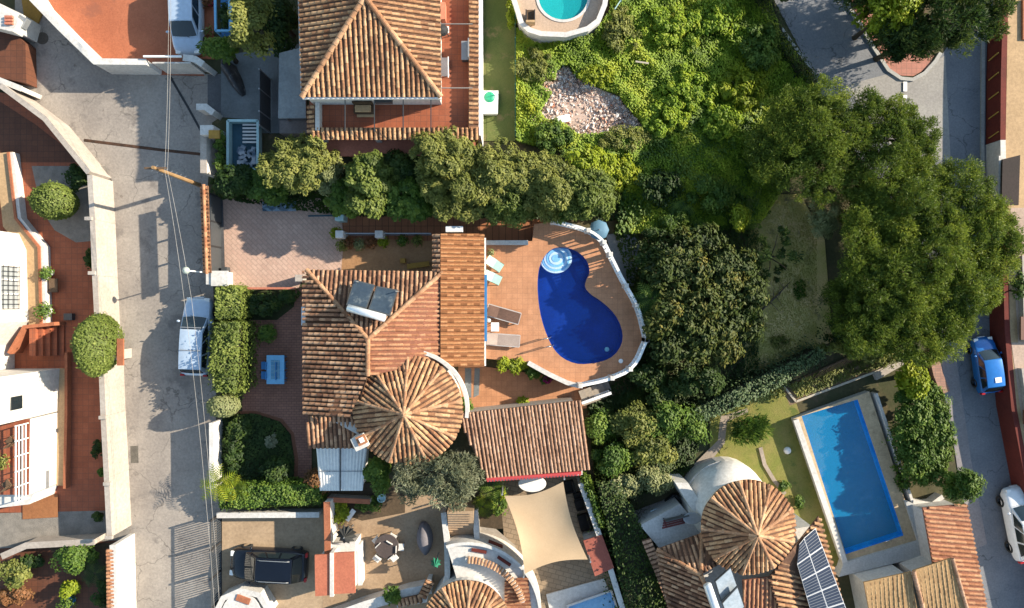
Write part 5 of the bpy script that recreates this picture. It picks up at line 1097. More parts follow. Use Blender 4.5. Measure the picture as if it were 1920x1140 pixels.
MB().prism(WP([(1266, 905), (1290, 905), (1345, 990), (1322, 996)], 2.3), 0, 2.3).build('white_wall', white, t)
MB().prism(WP([(1200, 985), (1275, 945), (1322, 1000), (1238, 1030)], 1.8), 0, 1.8).build('terrace', M('pale_terrace', (.56, .54, .52), (.5, .48, .46)), t)
q0, q1, q2 = W(1232, 1030, 2.7), W(1316, 1000, 2.9), W(1314, 1078, 3.9); LB, RB = W(1265, 1200, 2.7), W(1365, 1200, 3.9)
mb = MB(); slope_roof(mb, [q0, q1, q2], (-.28, .96, 0)); slope_roof(mb, [q0, q2, RB, LB], (-1, .15, 0)); slope_roof(mb, [q1, W(1372, 1045, 3.6), q2], (.3, -.9, 0)); slope_roof(mb, [W(1358, 1010, 3.9), W(1372, 1045, 3.6), q2, q1], (-.3, .9, 0)); ro = mb.build('roof', [T_WORN, PAN], t)
rc = MB(); [ridge(rc, a, b, .12) for a, b in ((q0, q2), (q1, q2), (q2, RB))]; rc.build('ridge_tiles', T_CAP, ro)
coping_tiles('eave_tiles', [(1212, 1012), (1240, 1080), (1262, 1140), (1280, 1190)], 2.2, T_BR, t, .5, .24, -1, .1)
mb = MB(); slope_roof(mb, [W(1392, 1088, 3.9), W(1455, 1080, 3.9), W(1480, 1200, 3.6), W(1400, 1200, 3.6)], (0, -1, 0), .24, .07, .4); mb.build('orange_roof', [T_PINK, PANP], t)
mb = MB(); slope_roof(mb, [W(1440, 1085, 4.0), W(1486, 1030, 4.0), W(1535, 968, 3.2), W(1600, 1200, 3.0), W(1480, 1200, 3.9)], (1, -.25, 0), .26, .09, .4); mb.build('east_roof', [T_OLD, PAN], t)
MB().prism(WP([(1250, 1045), (1375, 1010), (1520, 985), (1575, 1200), (1290, 1200)], 2.4), 0, 2.5).build('wall', white, t)
pv = M('solar_cell', (.012, .016, .032), (.018, .022, .042), None, .8, 9, .15, 0, 0, .8)
sr = thing('solar_array', 'array of dark solar panels in two columns beside the rotunda', 'solar panels', W(1535, 1065, 3)); O = W(1492, 1040, 4.0); ux = W(1533, 994, 3.55)-W(1504, 1012, 4.0)
def SP(u, v): # u across (0..2), v along (0..5)
    a = W(1486+9*0, 1028, 4.1).lerp(W(1530, 1180, 4.1), v/5); b = W(1529, 990, 3.55).lerp(W(1596, 1165, 3.55), v/5); return a.lerp(b, u/2)
for u in range(2):
    for v in range(5):
        if u == 0 and v == 0: q = [SP(.55, .1), SP(1, .02), SP(1, 1), SP(0, 1)]
        else: q = [SP(u, v), SP(u+1, v), SP(u+1, v+1), SP(u, v+1)]
        c = sum(q, Vector())/4; nn = Vector((0, 0, 1)); f = MB(); q = [c+(p-c)*.985 for p in q]; f.add(q+[p-Vector((0, 0, .05)) for p in q], [[0, 1, 2, 3][::-1], [4, 5, 6, 7]]+[[i, 4+i, 4+(i+1) % 4, (i+1) % 4] for i in range(4)]); o = f.build('panel_frame', MP('alu_frame', (.55, .56, .58), .4, .6), sr)
        g = MB(); q = [c+(p-c)*.94+Vector((0, 0, .012)) for p in q]; g.poly(q[::-1])
        go = g.build('panel_glass', pv, o); l = MB()
        for k in range(1, 6): l.beam(q[0].lerp(q[3], k/6)+Vector((0, 0, .003)), q[1].lerp(q[2], k/6)+Vector((0, 0, .003)), .025, .006)
        l.build('cell_lines', MP('cell_grey', (.12, .13, .15), .4), o)
t = thing('solar_heater', 'tilted solar water heater with pale panels beside the rotunda roof', 'solar heater', W(1350, 1100, 4)); gl2 = M('pale_collector', (.30, .36, .42), (.38, .43, .48), None, .9, 5, .15, 0, 0, .8)
panel(t, [(1341, 1090), (1370, 1064), (1382, 1098), (1352, 1128)], (4.6, 4.6, 4.2, 4.2), darkgrey, gl2, .03); panel(t, [(1354, 1131), (1383, 1100), (1396, 1138), (1366, 1165)], (4.6, 4.6, 4.2, 4.2), darkgrey, gl2, .03)
MB().tube([W(1324, 1094, 4.8), W(1326, 1096, 4.8), W(1345, 1150, 4.8), W(1347, 1155, 4.8)], [.08, .22, .22, .08], 12).build('tank', MP('tank_white', (.6,)*3), t, smooth=True)
MB().beam(U(1335, 1110, 4.7, 4.7), U(1335, 1110, 4.7, 3.0), .06).build('support_frame', grey, t); MB().beam(U(1385, 1115, 4.3, 4.2), U(1385, 1115, 4.3, 3.0), .06).build('support_frame', grey, t)
t = thing('outdoor_table', 'pale table with benches on the checkered path by the vault', 'table', W(1246, 968)); MB().box(W(1236, 962, .75), (.9, .6, .05), R(20)).build('table_top', MP('pale_blue_top', (.42, .52, .56)), t)
for sx, sy in ((-.35, -.2), (.35, -.2), (-.35, .2), (.35, .2)): MB().box(W(1236, 962, .36)+Vector((sx, sy, 0)), (.05, .05, .72)).build('leg', grey, t)
t = thing('garden_sofa', 'dark sofa with beige cushion beside the pale table', 'sofa', W(1262, 945)); c = W(1264, 945, 0); MB().box(c+Vector((0, 0, .25)), (1.2, .7, .4), R(-50)).build('base', black, t, bevel=.05); MB().box(c+Vector((0, 0, .48)), (.95, .5, .12), R(-50)).build('cushion', M('taupe_cushion', (.22, .18, .14)), t, bevel=.04); MB().box(c+Vector((.3, .25, .55)), (1.2, .14, .5), R(-50)).build('backrest', black, t, bevel=.03)
t = thing('bench', 'dark red slatted bench on the pale terrace below the vault', 'bench', W(1262, 975, 1.8)); c = W(1262, 974, 1.8)
m = MB()
for i in range(4): m.box(c+Vector((-.06*i*.4, -.13*i+.2, .42)), (1.3, .09, .04), R(14))
m.build('seat', M('dark_red_wood', (.16, .04, .04)), t); MB().box(c+Vector((.06, .3, .65)), (1.3, .05, .4), R(14)).build('backrest', darkgrey, t); MB().box(c+Vector((-.5, -.1, .2)), (.06, .4, .4), R(14)).build('leg', darkgrey, t); MB().box(c+Vector((.5, .12, .2)), (.06, .4, .4), R(14)).build('leg', darkgrey, t)
t = thing('oval_table', 'small oval table with a dark rim on the pale terrace', 'table', W(1300, 975, 1.8)); MB().lathe(W(1298, 972, 2.5), [(.01, .02), (.36, .02), (.42, 0), (.01, -.03)], 20, 0, 1.2, .8).build('table_top', grey, t); MB().tube([W(1298, 972, 1.8), W(1298, 972, 2.5)], .06, 8).build('pedestal', darkgrey, t)
# rectangular pool
PZ = .5; QP = [(1503, 780), (1608, 749), (1694, 1004), (1586, 1039)]; OUT = [(1488, 785), (1630, 734), (1722, 1014), (1580, 1055)]
stone = M('pool_stone', (.60, .45, .28), (.50, .37, .23), (.38, .28, .17), .8, 7)
o = deck_with_hole('pool_terrace', WP(OUT, PZ), WP(QP, PZ), PZ, [stone, white], None, .52); o['kind'] = 'structure'
pool('long rectangular bright blue pool with a stone surround', WP(QP, PZ), PZ, .7, MOS_L, MATS['pool_water'], None, ledge=.15)
wall('pool_edge_wall', 'thin white wall along the garden side of the long pool', [(1490, 786), (1582, 1053)], .12, .25, white, z0=PZ)
t = thing('terrace_wall', 'white wall and ledge wrapping the lower end of the long pool', 'wall', W(1680, 1040)); MB().prism(WP([(1582, 1056), (1722, 1015), (1697, 938), (1728, 950), (1754, 1036), (1720, 1046), (1573, 1082)], .7), 0, .68).build('wall_body', M('shade_render', (.55, .55, .54), (.48, .48, .47)), t)
m = MB(); m.tube([W(1660, 1018, PZ), W(1660, 1016, PZ+.6), W(1672, 1012, PZ+.6), W(1672, 1015, PZ)], .025, 6); tag(m.build('pool_ladder', MP('steel', (.6,)*3), smooth=True), 'small steel handle at the lower end of the long pool', 'ladder')
t = thing('tile_roof', 'long pink tile roof between the long pool and the narrow road', 'roof', W(1790, 1050)); mb = MB(); slope_roof(mb, [W(1730, 952, 2.6), W(1812, 945, 2.2), W(1862, 1200, 2.2), W(1775, 1200, 2.6)], (1, -.12, 0), .25, .085, .4); mb.build('roof_surface', [T_PINK, PANP], t); MB().prism(WP([(1738, 960), (1804, 952), (1850, 1200), (1780, 1200)], 2.1), 0, 2.15).build('wall', white, t)
t = thing('tile_roof', 'sandy brown tile roof corner left of the narrow lane gap', 'roof', W(1660, 1110)); mb = MB(); slope_roof(mb, [W(1620, 1092, 3.0), W(1708, 1072, 3.0), W(1730, 1200, 2.4), W(1640, 1200, 2.4)], (.15, -1, 0), .24, .035, .3); mb.build('roof_surface', [T_SAND, PANS], t); MB().prism(WP([(1628, 1098), (1704, 1080), (1724, 1200), (1648, 1200)], 2.3), 0, 2.35).build('wall', white, t)
t = thing('tile_roof', 'sandy brown tile roof nearest the pink roof eaves', 'roof', W(1765, 1100)); mb = MB(); slope_roof(mb, [W(1712, 1070, 3.1), W(1785, 1046, 3.1), W(1830, 1200, 2.5), W(1745, 1200, 2.5)], (.2, -1, 0), .24, .035, .3); mb.build('roof_surface', [T_SAND, PANS], t); MB().prism(WP([(1720, 1078), (1780, 1056), (1820, 1200), (1750, 1200)], 2.4), 0, 2.45).build('wall', white, t)
rc = MB(); ridge(rc, W(1712, 1070, 3.1), W(1745, 1200, 2.6), .12); ridge(rc, W(1785, 1046, 3.1), W(1830, 1200, 2.55), .1); rc.build('ridge_tiles', T_BR, t)
wall('terrace_wall', 'low terracotta ledge between the long pool and sandy roofs', [(1640, 1080), (1700, 1066)], .9, .35, salmon)
MB().lathe(W(1475, 844, 0), [(.01, .3), (.16, .25), (.22, .1), (.2, 0)], 14).build('white_stone', whitep, smooth=True); tag(bpy.data.objects['white_stone'], 'round white stone lamp on the sunny lawn', 'garden lamp')
for lab, x, y, rx, h in (('small dark bush on the lawn next to the pool edge', 1470, 912, 10, .3), ('dark green bush near the rotunda roof on the lawn', 1498, 940, 12, .35)): bush('shrub', lab, x, y, .3, rx, rx, h, L_GREEN, n=500)
wall('stone_edging', 'crooked pale stone edging on the lawn by the rotunda', [(1424, 838), (1432, 870), (1450, 900), (1470, 925)], .15, .22, M('stone_path', (.4,)*3), cat='edging', copw=0, caph=.02)
# vegetable garden
wall('garden_edging', 'pale timber edging on the lower side of the vegetable bed', [(1490, 752), (1640, 696), (1685, 676)], .2, .12, M('pale_timber', (.5, .44, .34), (.42, .36, .28)), cat='edging', copw=0, caph=.01)
wall('garden_edging', 'pale timber edging across the left end of the vegetable bed', [(1466, 722), (1490, 752)], .2, .12, M('pale_timber', (.5,)*3), cat='edging', copw=0, caph=.01)
t = thing('trellis', 'brown bean trellis poles standing in the vegetable bed', 'trellis', W(1560, 690)); m = MB()
for i in range(16):
    a, b = V(1520+i*7, 715-i*3.2, .05), V(1524+i*7, 690-i*3.2, 1.2); m.tube([a, b], .025, 5)
m.build('poles', wood, t); MB().tube([V(1520, 692, 1.15), V(1635, 640, 1.15)], .03, 5).build('cross_pole', wood, t)
ground_leaves('vegetable_plants', [(1475, 722), (1650, 645), (1680, 675), (1495, 745)], 2600, L_OLIVE, .05, .3, (.16, .08), 0, 'rows of leafy vegetables growing in the trellised bed')
MB().prism(WP([(1635, 700), (1690, 672), (1692, 682), (1640, 712)]), 0, .25).build('stone_slab', cream); tag(bpy.data.objects['stone_slab'], 'pale stone slab at the right end of the vegetable bed', 'slab')
# ================================================================ RIGHT SIDE
t = thing('retaining_wall', 'long red brown retaining wall along the narrow road', 'wall', W(1855, 150))
RW = [(1857, 25), (1853, 150), (1852, 272)]; RW2 = [(1852, 272), (1854, 392)]; RW3 = [(1854, 392), (1860, 620), (1872, 760), (1900, 905), (1960, 1180)]
def facing(name, pts, m): wall_mb(WP(pts, 0), .3, -.02, 1.25).build(name, m, t)
wall('kerb', 'straight pale kerb at the foot of the red brown wall', [(1842, 25), (1840, 272), (1842, 392)], .1, .2, M('kerb_stone', (.4,)*3), cat='kerb', copw=0, caph=.02)
facing('red_wall', RW, redwall); facing('white_wall', RW2, white); facing('red_wall', RW3, redwall)
m = MB()
for i in range(7): m.beam(V(1846, 46+i*36, .35), V(1846, 40+i*36, 1.15), .05)
m.build('sun_slivers', MP('sliver_yellow', (.55, .33, .06), .5), t)  # slivers of sunlight on the wall face, painted in as yellow bars
o = MB().prism(WP([(1862, 20), (1858, 272), (1860, 392), (1866, 620), (1878, 760), (1906, 905), (1966, 1180), (2200, 1180), (2200, -60), (1862, -60)], 0), -.02, 1.2, 0, 0).build('upper_terrace', beige); o['kind'] = 'structure'
t = thing('terrace_parapet', 'terracotta edge wall of the upper terrace in the corner', 'wall', W(1925, 50, 1.2)); MB().prism(WP([(1915, 0), (1990, 0), (1990, 75), (1915, 75)], 1.2), 1.2, 1.32).build('wall_body', terracap, t)
t = thing('shelter', 'dark brown roofed shelter beside the pale terrace', 'shelter', W(1895, 340, 1.2)); MB().prism(WP([(1882, 298), (1915, 290), (1912, 384), (1880, 384)], 2.2), 2.0, 2.12).build('roof', M('dark_brown_felt', (.045, .03, .028), (.035, .025, .022)), t)
for x, y in ((1884, 302), (1910, 296), (1884, 380), (1908, 380)): MB().beam(U(x, y, 2.0, 1.18), U(x, y, 2.0, 2.0), .08).build('post', whitep, t)
MB().prism(WP([(1873, 292), (1881, 292), (1880, 388), (1872, 388)], 1.9), 1.18, 1.9).build('white_side', white, t)
sheet('upper_paving', [(1866, 395), (1960, 395), (1990, 640), (1880, 640)], M('pink_beige_paving', (.50, .37, .29), (.44, .32, .25), None, .5, 8), 1.212); sheet('upper_paving', [(1868, 640), (1985, 640), (2020, 905), (1912, 905), (1884, 760)], M('pink_beige_paving', (.5,)*3), 1.212)
t = thing('white_house', 'pale house wall with brown windows beyond the narrow road', 'house', W(1940, 560, 1.2)); MB().prism(WP([(1908, 480), (2100, 480), (2100, 640), (1912, 640)], 1.2), 1.2, 1.55, 0).build('wall', cream, t)
MB().box(U(1912, 615, 1.2, 1.58), (.5, 1.3, .1)).build('window', MP('brown_frame', (.14, .06, .035)), t)
t = thing('white_house', 'pale house with a slatted balcony beside the white off-road car', 'house', W(1930, 800, 1.2)); MB().prism(WP([(1908, 690), (2100, 690), (2100, 880), (1935, 880)], 1.2), 1.2, 1.5, 0).build('wall', cream, t); MB().box(U(1922, 780, 1.2, 1.56), (.7, .8, .14)).build('balcony', MP('brown_frame', (.1,)*3), t)
bush('shrub', 'round green shrub on the pale upper terrace by the house wall', 1910, 535, 1.9, 12, 30, .5, L_GREEN, n=900)
t = thing('stone_edging', 'pink brick edging beside the parking strip', 'edging', W(1752, 700)); wall_mb(WP([(1742, 655), (1752, 700), (1766, 735)]), .55, 0, .35).build('bricks', MTILE('pink_brick', (.45, .24, .17), (.36, .19, .14), (.25, .17, .13), .3, .5), t)
t = thing('boundary_wall', 'thin pale wall separating the long pool trees from the road', 'wall', W(1640, 740)); wall_mb(WP([(1633, 735), (1665, 830), (1700, 935)]), .15, 0, .6).build('wall_body', white, t)
wall('boundary_wall', 'white garden wall by the small palm at the road', [(1700, 936), (1735, 940), (1755, 925)], .6, .2, white)
# ================================================================ LEFT SIDE
wall('boundary_wall', 'cream roadside wall with a slanted upper run', [(48, 180), (128, 240), (206, 336)], 1.95, .24, cream)
wall('boundary_wall', 'cream roadside wall running beside the gravel garden', [(208, 340), (213, 420), (217, 520), (224, 655)], 1.95, .24, cream)
wall('boundary_wall', 'long cream roadside wall past the lower white house', [(228, 672), (232, 770), (238, 880), (243, 985)], 1.95, .24, cream)
t = wall('boundary_wall', 'bright white roadside wall with a red tiled ridge', [(248, 1000), (250, 1080), (252, 1180)], 1.9, .3, white); coping_tiles('tile_coping', [(205, 1030), (207, 1180)], 2.0, T_PINK, t, .36, .2, 1, .12)
t = thing('gate_pier', 'terracotta topped pier between two cream roadside walls', 'pier', W(226, 664)); MB().box(W(226, 664, .9), (.3, .55, 1.8)).build('shaft', cream, t); MB().box(W(226, 660, 1.84), (.36, 1.5, .1)).build('cap', terracap, t)
proto = None
for x, y, z in ((207, 418, 2.04), (213, 515, 2.04), (232, 772, 2.04), (240, 890, 2.04), (243, 985, 2.04)):
    lab = 'raised pier cap on the cream wall, %s' % {207: 'nearest the gravel bed', 213: 'in line with the barred house window', 232: 'near the round pale topiary across the road', 240: 'beside the lower house corner', 243: 'where the cream wall meets the white wall'}[x]
    o = thing('pier_cap', lab, 'pier cap', (0, 0, 0), 'pier caps on the cream wall'); MB().box((0, 0, .04), (.42, .2, .16)).build('cap_block', cream, o, bevel=.02); o.location = W(x, y, 0)+Vector((0, 0, z-.04))
t = thing('white_house', 'white house wall with a barred window beside the steps', 'house', W(30, 540)); MB().prism(WP([(-200, 430), (48, 440), (62, 470), (66, 602), (30, 645), (30, 690), (-200, 690)], 0), 0, 5.5).build('wall', white, t)
MB().box(V(65, 540, 2.0)+Vector((-.02, 0, 0)), (.06, 2.3, 1.2)).build('window', MP('pale_pane', (.30, .32, .33), .2), t); m = MB()
for i in range(10): m.beam(V(65, 540, 1.35)+Vector((.1, -1.2+i*.26, 0)), V(65, 540, 1.35)+Vector((.1, -1.2+i*.26, 1.3)), .025)
for i in range(4): m.beam(V(65, 540, 1.4+i*.4)+Vector((.1, -1.2, 0)), V(65, 540, 1.4+i*.4)+Vector((.1, 1.2, 0)), .025)
m.build('window_bars', black, t); m = MB()
for y in (-.4, .4): m.box(V(65, 540, 2.0)+Vector((.02, y, 0)), (.05, .1, 1.2))
m.build('window_frame', whitep, t); MB().box(V(65, 635, .9)+Vector((-1.1, .3, .9)), (.1, .3, .3)).build('lamp', darkgrey, t)
t = thing('planter_ledge', 'beige ledge with red edging and white face round the white house', 'ledge', W(60, 440)); P3 = [(20, 290), (34, 420), (78, 472), (82, 608)]; wall_mb(WP(P3), 1.0, 0, .55).build('ledge_body', beige, t); P4 = [(36, 290), (50, 412), (93, 465), (97, 608)]; wall_mb(WP(P4), .22, 0, .62).build('white_face', white, t); wall_mb(WP([(x-5, y) for x, y in P4]), .14, .62, .7).build('red_edge', redtrim if 0 else terracap, t)
t = thing('tiled_steps', 'dark terracotta steps leading up between the white houses', 'steps', W(92, 635)); m = MB()
for i in range(5): m.box(W(72+i*11, 638, .1*(5-i)), (.36, 1.75, .2*(5-i)))
m.build('treads', terra, t); wall_mb(WP([(42, 660), (70, 612), (125, 606)]), .2, 0, 1.1).build('side_wall', terracap, t)
for lab, x, y, rr in (('potted flowers on the red ledge above the plant bench', 97, 512, .22), ('leafy trough plant at the lower end of the red ledge', 93, 582, .3)): pot_plant(lab, x, y, rr, .35, whitep, L_GREEN, .3)
t = thing('plant_bench', 'wooden bench with pots against the red edged ledge', 'bench', W(98, 535)); MB().box(W(100, 535, .5), (.5, .8, .06)).build('seat', wood, t)
for y in (-.35, .35): MB().box(W(100, 535, .25)+Vector((0, y, 0)), (.4, .06, .5)).build('leg', wood, t)
MB().box(W(131, 594, .2), (.5, .4, .4)).build('storage_crate', darkgrey, bevel=.02); tag(bpy.data.objects['storage_crate'], 'dark crate on the terracotta patio beside the oval bush', 'crate')
t = thing('lower_house', 'large white house with a railed balcony opening and red eaves trim', 'house', W(60, 820))
MB().prism(WP([(-200, 692), (118, 690), (114, 770), (-200, 770)], 0), 0, 5.8).build('wall', white, t, bevel=.02)
MB().prism(WP([(-200, 772), (114, 772), (112, 905), (-200, 905)], 0), 0, 2.55, 0, 1).build('balcony_block', [white, terra], t)
MB().prism(WP([(-200, 906), (112, 906), (104, 925), (-200, 960)], 0), 0, 2.2).build('front_wall', white, t)
m = MB()
for i in range(6): m.beam(U(53, 793+i*28, 2.55, 2.5), U(53, 793+i*28, 2.55, 3.55), .05)
for z in (2.75, 3.0, 3.25, 3.5): m.beam(U(53, 793, 2.55, z), U(53, 933, 2.55, z), .05)
m.build('balcony_railing', whitep, t); MB().box(V(112.5, 890, 1.1), (.06, 1.0, .22)).build('vent_grille', grey, t); MB().box(V(117, 738, 3.7), (.06, .7, .8)).build('window', glassd, t)
wall_mb(WP([(122, 690), (122, 770), (118, 908)]), .5, 0, .3).build('ledge', beige, t); wall_mb(WP([(134, 660), (134, 770), (131, 912)]), .16, 0, .5).build('red_edge', terracap, t)
for lab, x, y in (('brown balcony chair near the upper railing post', 30, 825), ('brown balcony chair near the lower railing post', 24, 905)):
    o = chair(lab, wood, wood, 'balcony chairs'); put(o, x, y, R(40), 2.57)
pot_plant('leafy pot on the red balcony floor', 14, 862, .25, .35, terracap, L_OLIVE, 2.57)
sheet('tiled_patch', [(46, 932), (112, 925), (112, 968), (46, 972)], M('sunny_tiles', (.36, .15, .06), (.3, .12, .05)))
wall('boundary_wall', 'beige garden wall below the gravel with a sloping end', [(30, 1030), (75, 1010), (200, 1003)], 1.1, .3, cream)
wall('railing', 'yellowish bamboo fence top at the bottom edge', [(-10, 1150), (50, 1150)], 1.0, .3, M('bamboo', (.42, .28, .13), (.35, .23, .10), None, 1, 20), cat='fence')
bush('topiary_bush', 'round clipped bush on the grey gravel bed', 103, 377, 1.3, 40, 34, 1.05, L_HEDGE, (.14, .08), 5500, ball=True)
bush('topiary_bush', 'tall oval clipped bush growing beside the cream wall', 186, 646, 1.9, 32, 58, 1.7, L_HEDGE, (.15, .08), 9000, ball=True)
for lab, x, y, z, rx, ry, rz, m, n in (('dark shrub in the shaded corner behind the cream wall', 150, 330, .8, 24, 30, .7, L_DARK, 1400), ('small dark shrub at the cream wall opposite the ledge pots', 170, 485, .6, 11, 17, .5, L_DARK, 500), ('small leafy shrub below the wall pier cap', 180, 524, .4, 7, 10, .3, L_GREEN, 250), ('boxy dark shrub at the wall beside the lower house', 186, 840, .6, 10, 20, .6, L_DARK, 600), ('tiny shrub by the cream wall near the lower house corner', 192, 885, .4, 8, 9, .3, L_GREEN, 250), ('dark plant at the gravel end against the wall', 185, 968, .5, 12, 12, .4, L_DARK, 350), ('bushy green shrub behind the beige garden wall', 145, 1048, 1.1, 40, 30, .9, L_GREEN, 2600), ('yellow green bush beside the blue pot', 132, 1103, .7, 20, 17, .6, L_LIME, 1100), ('dark shrub in the bottom corner garden', 30, 1075, .8, 34, 28, .7, L_OLIVE, 1800), ('reddish flowering bush at the bottom left edge', 30, 1115, .7, 34, 20, .6, L_RED, 1300), ('dark shrub along the red tiled wall ridge', 195, 1110, .8, 16, 30, .7, L_DARK, 1100), ('dark green shrub under the beige wall end', 60, 1052, .6, 22, 14, .5, L_SHADE, 700)):
    bush('shrub', lab, x, y, z, rx, ry, rz, m, n=n)
palm('garden_palm', 'dark fan palm behind the red tiled wall ridge', 178, 1075, 1.1, 14, .9, L_DARK, .09)
pot_plant('bright blue pot in the bottom left garden', 138, 1122, .3, .45, bluep, L_GREEN)

wall('drain_cover', 'dark patched drain cover by the cream wall near the lamp shadow', [(252, 836), (253, 868)], .012, .5, M('patched_tar', (.11, .10, .085), (.16, .145, .12), None, 4, 20), cat='drain', copw=-.05, caph=.01)
# ================================================================ VEGETATION
# overgrown lot
LOT = [(968, 60), (1000, 85), (1060, 85), (1110, 72), (1140, 30), (1145, -40), (1420, -40), (1450, 60), (1510, 150), (1530, 220), (1480, 330), (1420, 420), (1180, 440), (1150, 300), (968, 270)]
RUB = [(1052, 130), (1066, 128), (1078, 150), (1108, 160), (1132, 172), (1158, 182), (1172, 205), (1206, 240), (1165, 252), (1105, 256), (1080, 256), (1062, 236), (1020, 228), (1012, 215), (1034, 180), (1014, 168), (1022, 156), (1040, 156), (1042, 140)]
rubw = [(p.x, p.y) for p in WP(RUB)]
def hf(q):
    b = .45+.18*np.sin(q[:, 0]*.8)*np.cos(q[:, 1]*.95+.5)+.12*np.sin(q[:, 0]*1.9+1.3)*np.sin(q[:, 1]*2.2)+.09*np.sin(q[:, 0]*4.3)*np.cos(q[:, 1]*3.9+1)
    return np.where(inside(q, rubw), -.9, b)
o = ground_leaves('undergrowth', LOT, 125000, L_WILD, .0, .34, (.13, .075), 0, 'tangled bright green weeds covering the empty lot', hf=hf)
o2 = ground_leaves('undergrowth', [(1180, 250), (1420, 200), (1420, 430), (1150, 440)], 12000, L_GREEN, .1, .5, (.22, .12), .3, 'shaded green weeds under the pines')
sheet('lot_soil', LOT, M('weedy_soil', (.05, .065, .015), (.035, .045, .012), (.09, .065, .04), .6, 8))
sheet('rubble_base', RUB, M('rubble_dust', (.58, .43, .35), (.48, .35, .28), None, 1.5, 9))
mb = MB(); q = np.concatenate([fill(WP(RUB), 2500), fill(WP([(x+(x-1095)*.3, y+(y-200)*.3) for x, y in RUB]), 1100)]); rcol = []
for x, y in q:
    s = random.choice((.06, .08, .1, .14, .2))*random.uniform(.7, 1.2); d = .12+.1*math.sin(x*1.3)*math.cos(y*1.7); vs = []
    M3 = Matrix.Rotation(random.random()*6.28, 3, Vector(unit(1)[0])); a, b, c_ = s/2, s/2*random.uniform(.5, 1), s/2*random.uniform(.3, .8)
    for sx, sy, sz in ((-1, -1, -1), (1, -1, -1), (1, 1, -1), (-1, 1, -1), (-1, -1, 1), (1, -1, 1), (1, 1, 1), (-1, 1, 1)):
        v = M3 @ Vector((sx*a*random.uniform(.7, 1), sy*b*random.uniform(.7, 1), sz*c_)); vs.append((x+v.x, y+v.y, .03+random.random()*d+v.z+.06))
    mb.add(vs, [[3, 2, 1, 0], [4, 5, 6, 7], [0, 1, 5, 4], [1, 2, 6, 5], [2, 3, 7, 6], [3, 0, 4, 7]], 0, random.random())
o = mb.build('rubble', MATTR('rubble_stones', [(0, (.34, .20, .14)), (.25, (.58, .42, .33)), (.5, (.68, .53, .45)), (.75, (.75, .65, .58)), (.92, (.8, .78, .75)), (1, (.52, .22, .13))], .95)); tag(o, 'heap of pinkish building rubble on the overgrown lot', kind='stuff')
MB().box(W(1057, 223, .42), (.75, .42, .08), R(12)).build('white_board', whitep); tag(bpy.data.objects['white_board'], 'white board lying at the lower left of the rubble', 'board')
MB().box(W(1204, 117, 1.4), (.75, .09, .05), R(-8)).build('plank', M('pale_timber', (.5,)*3)); tag(bpy.data.objects['plank'], 'pale plank lying in the weeds of the lot', 'plank')
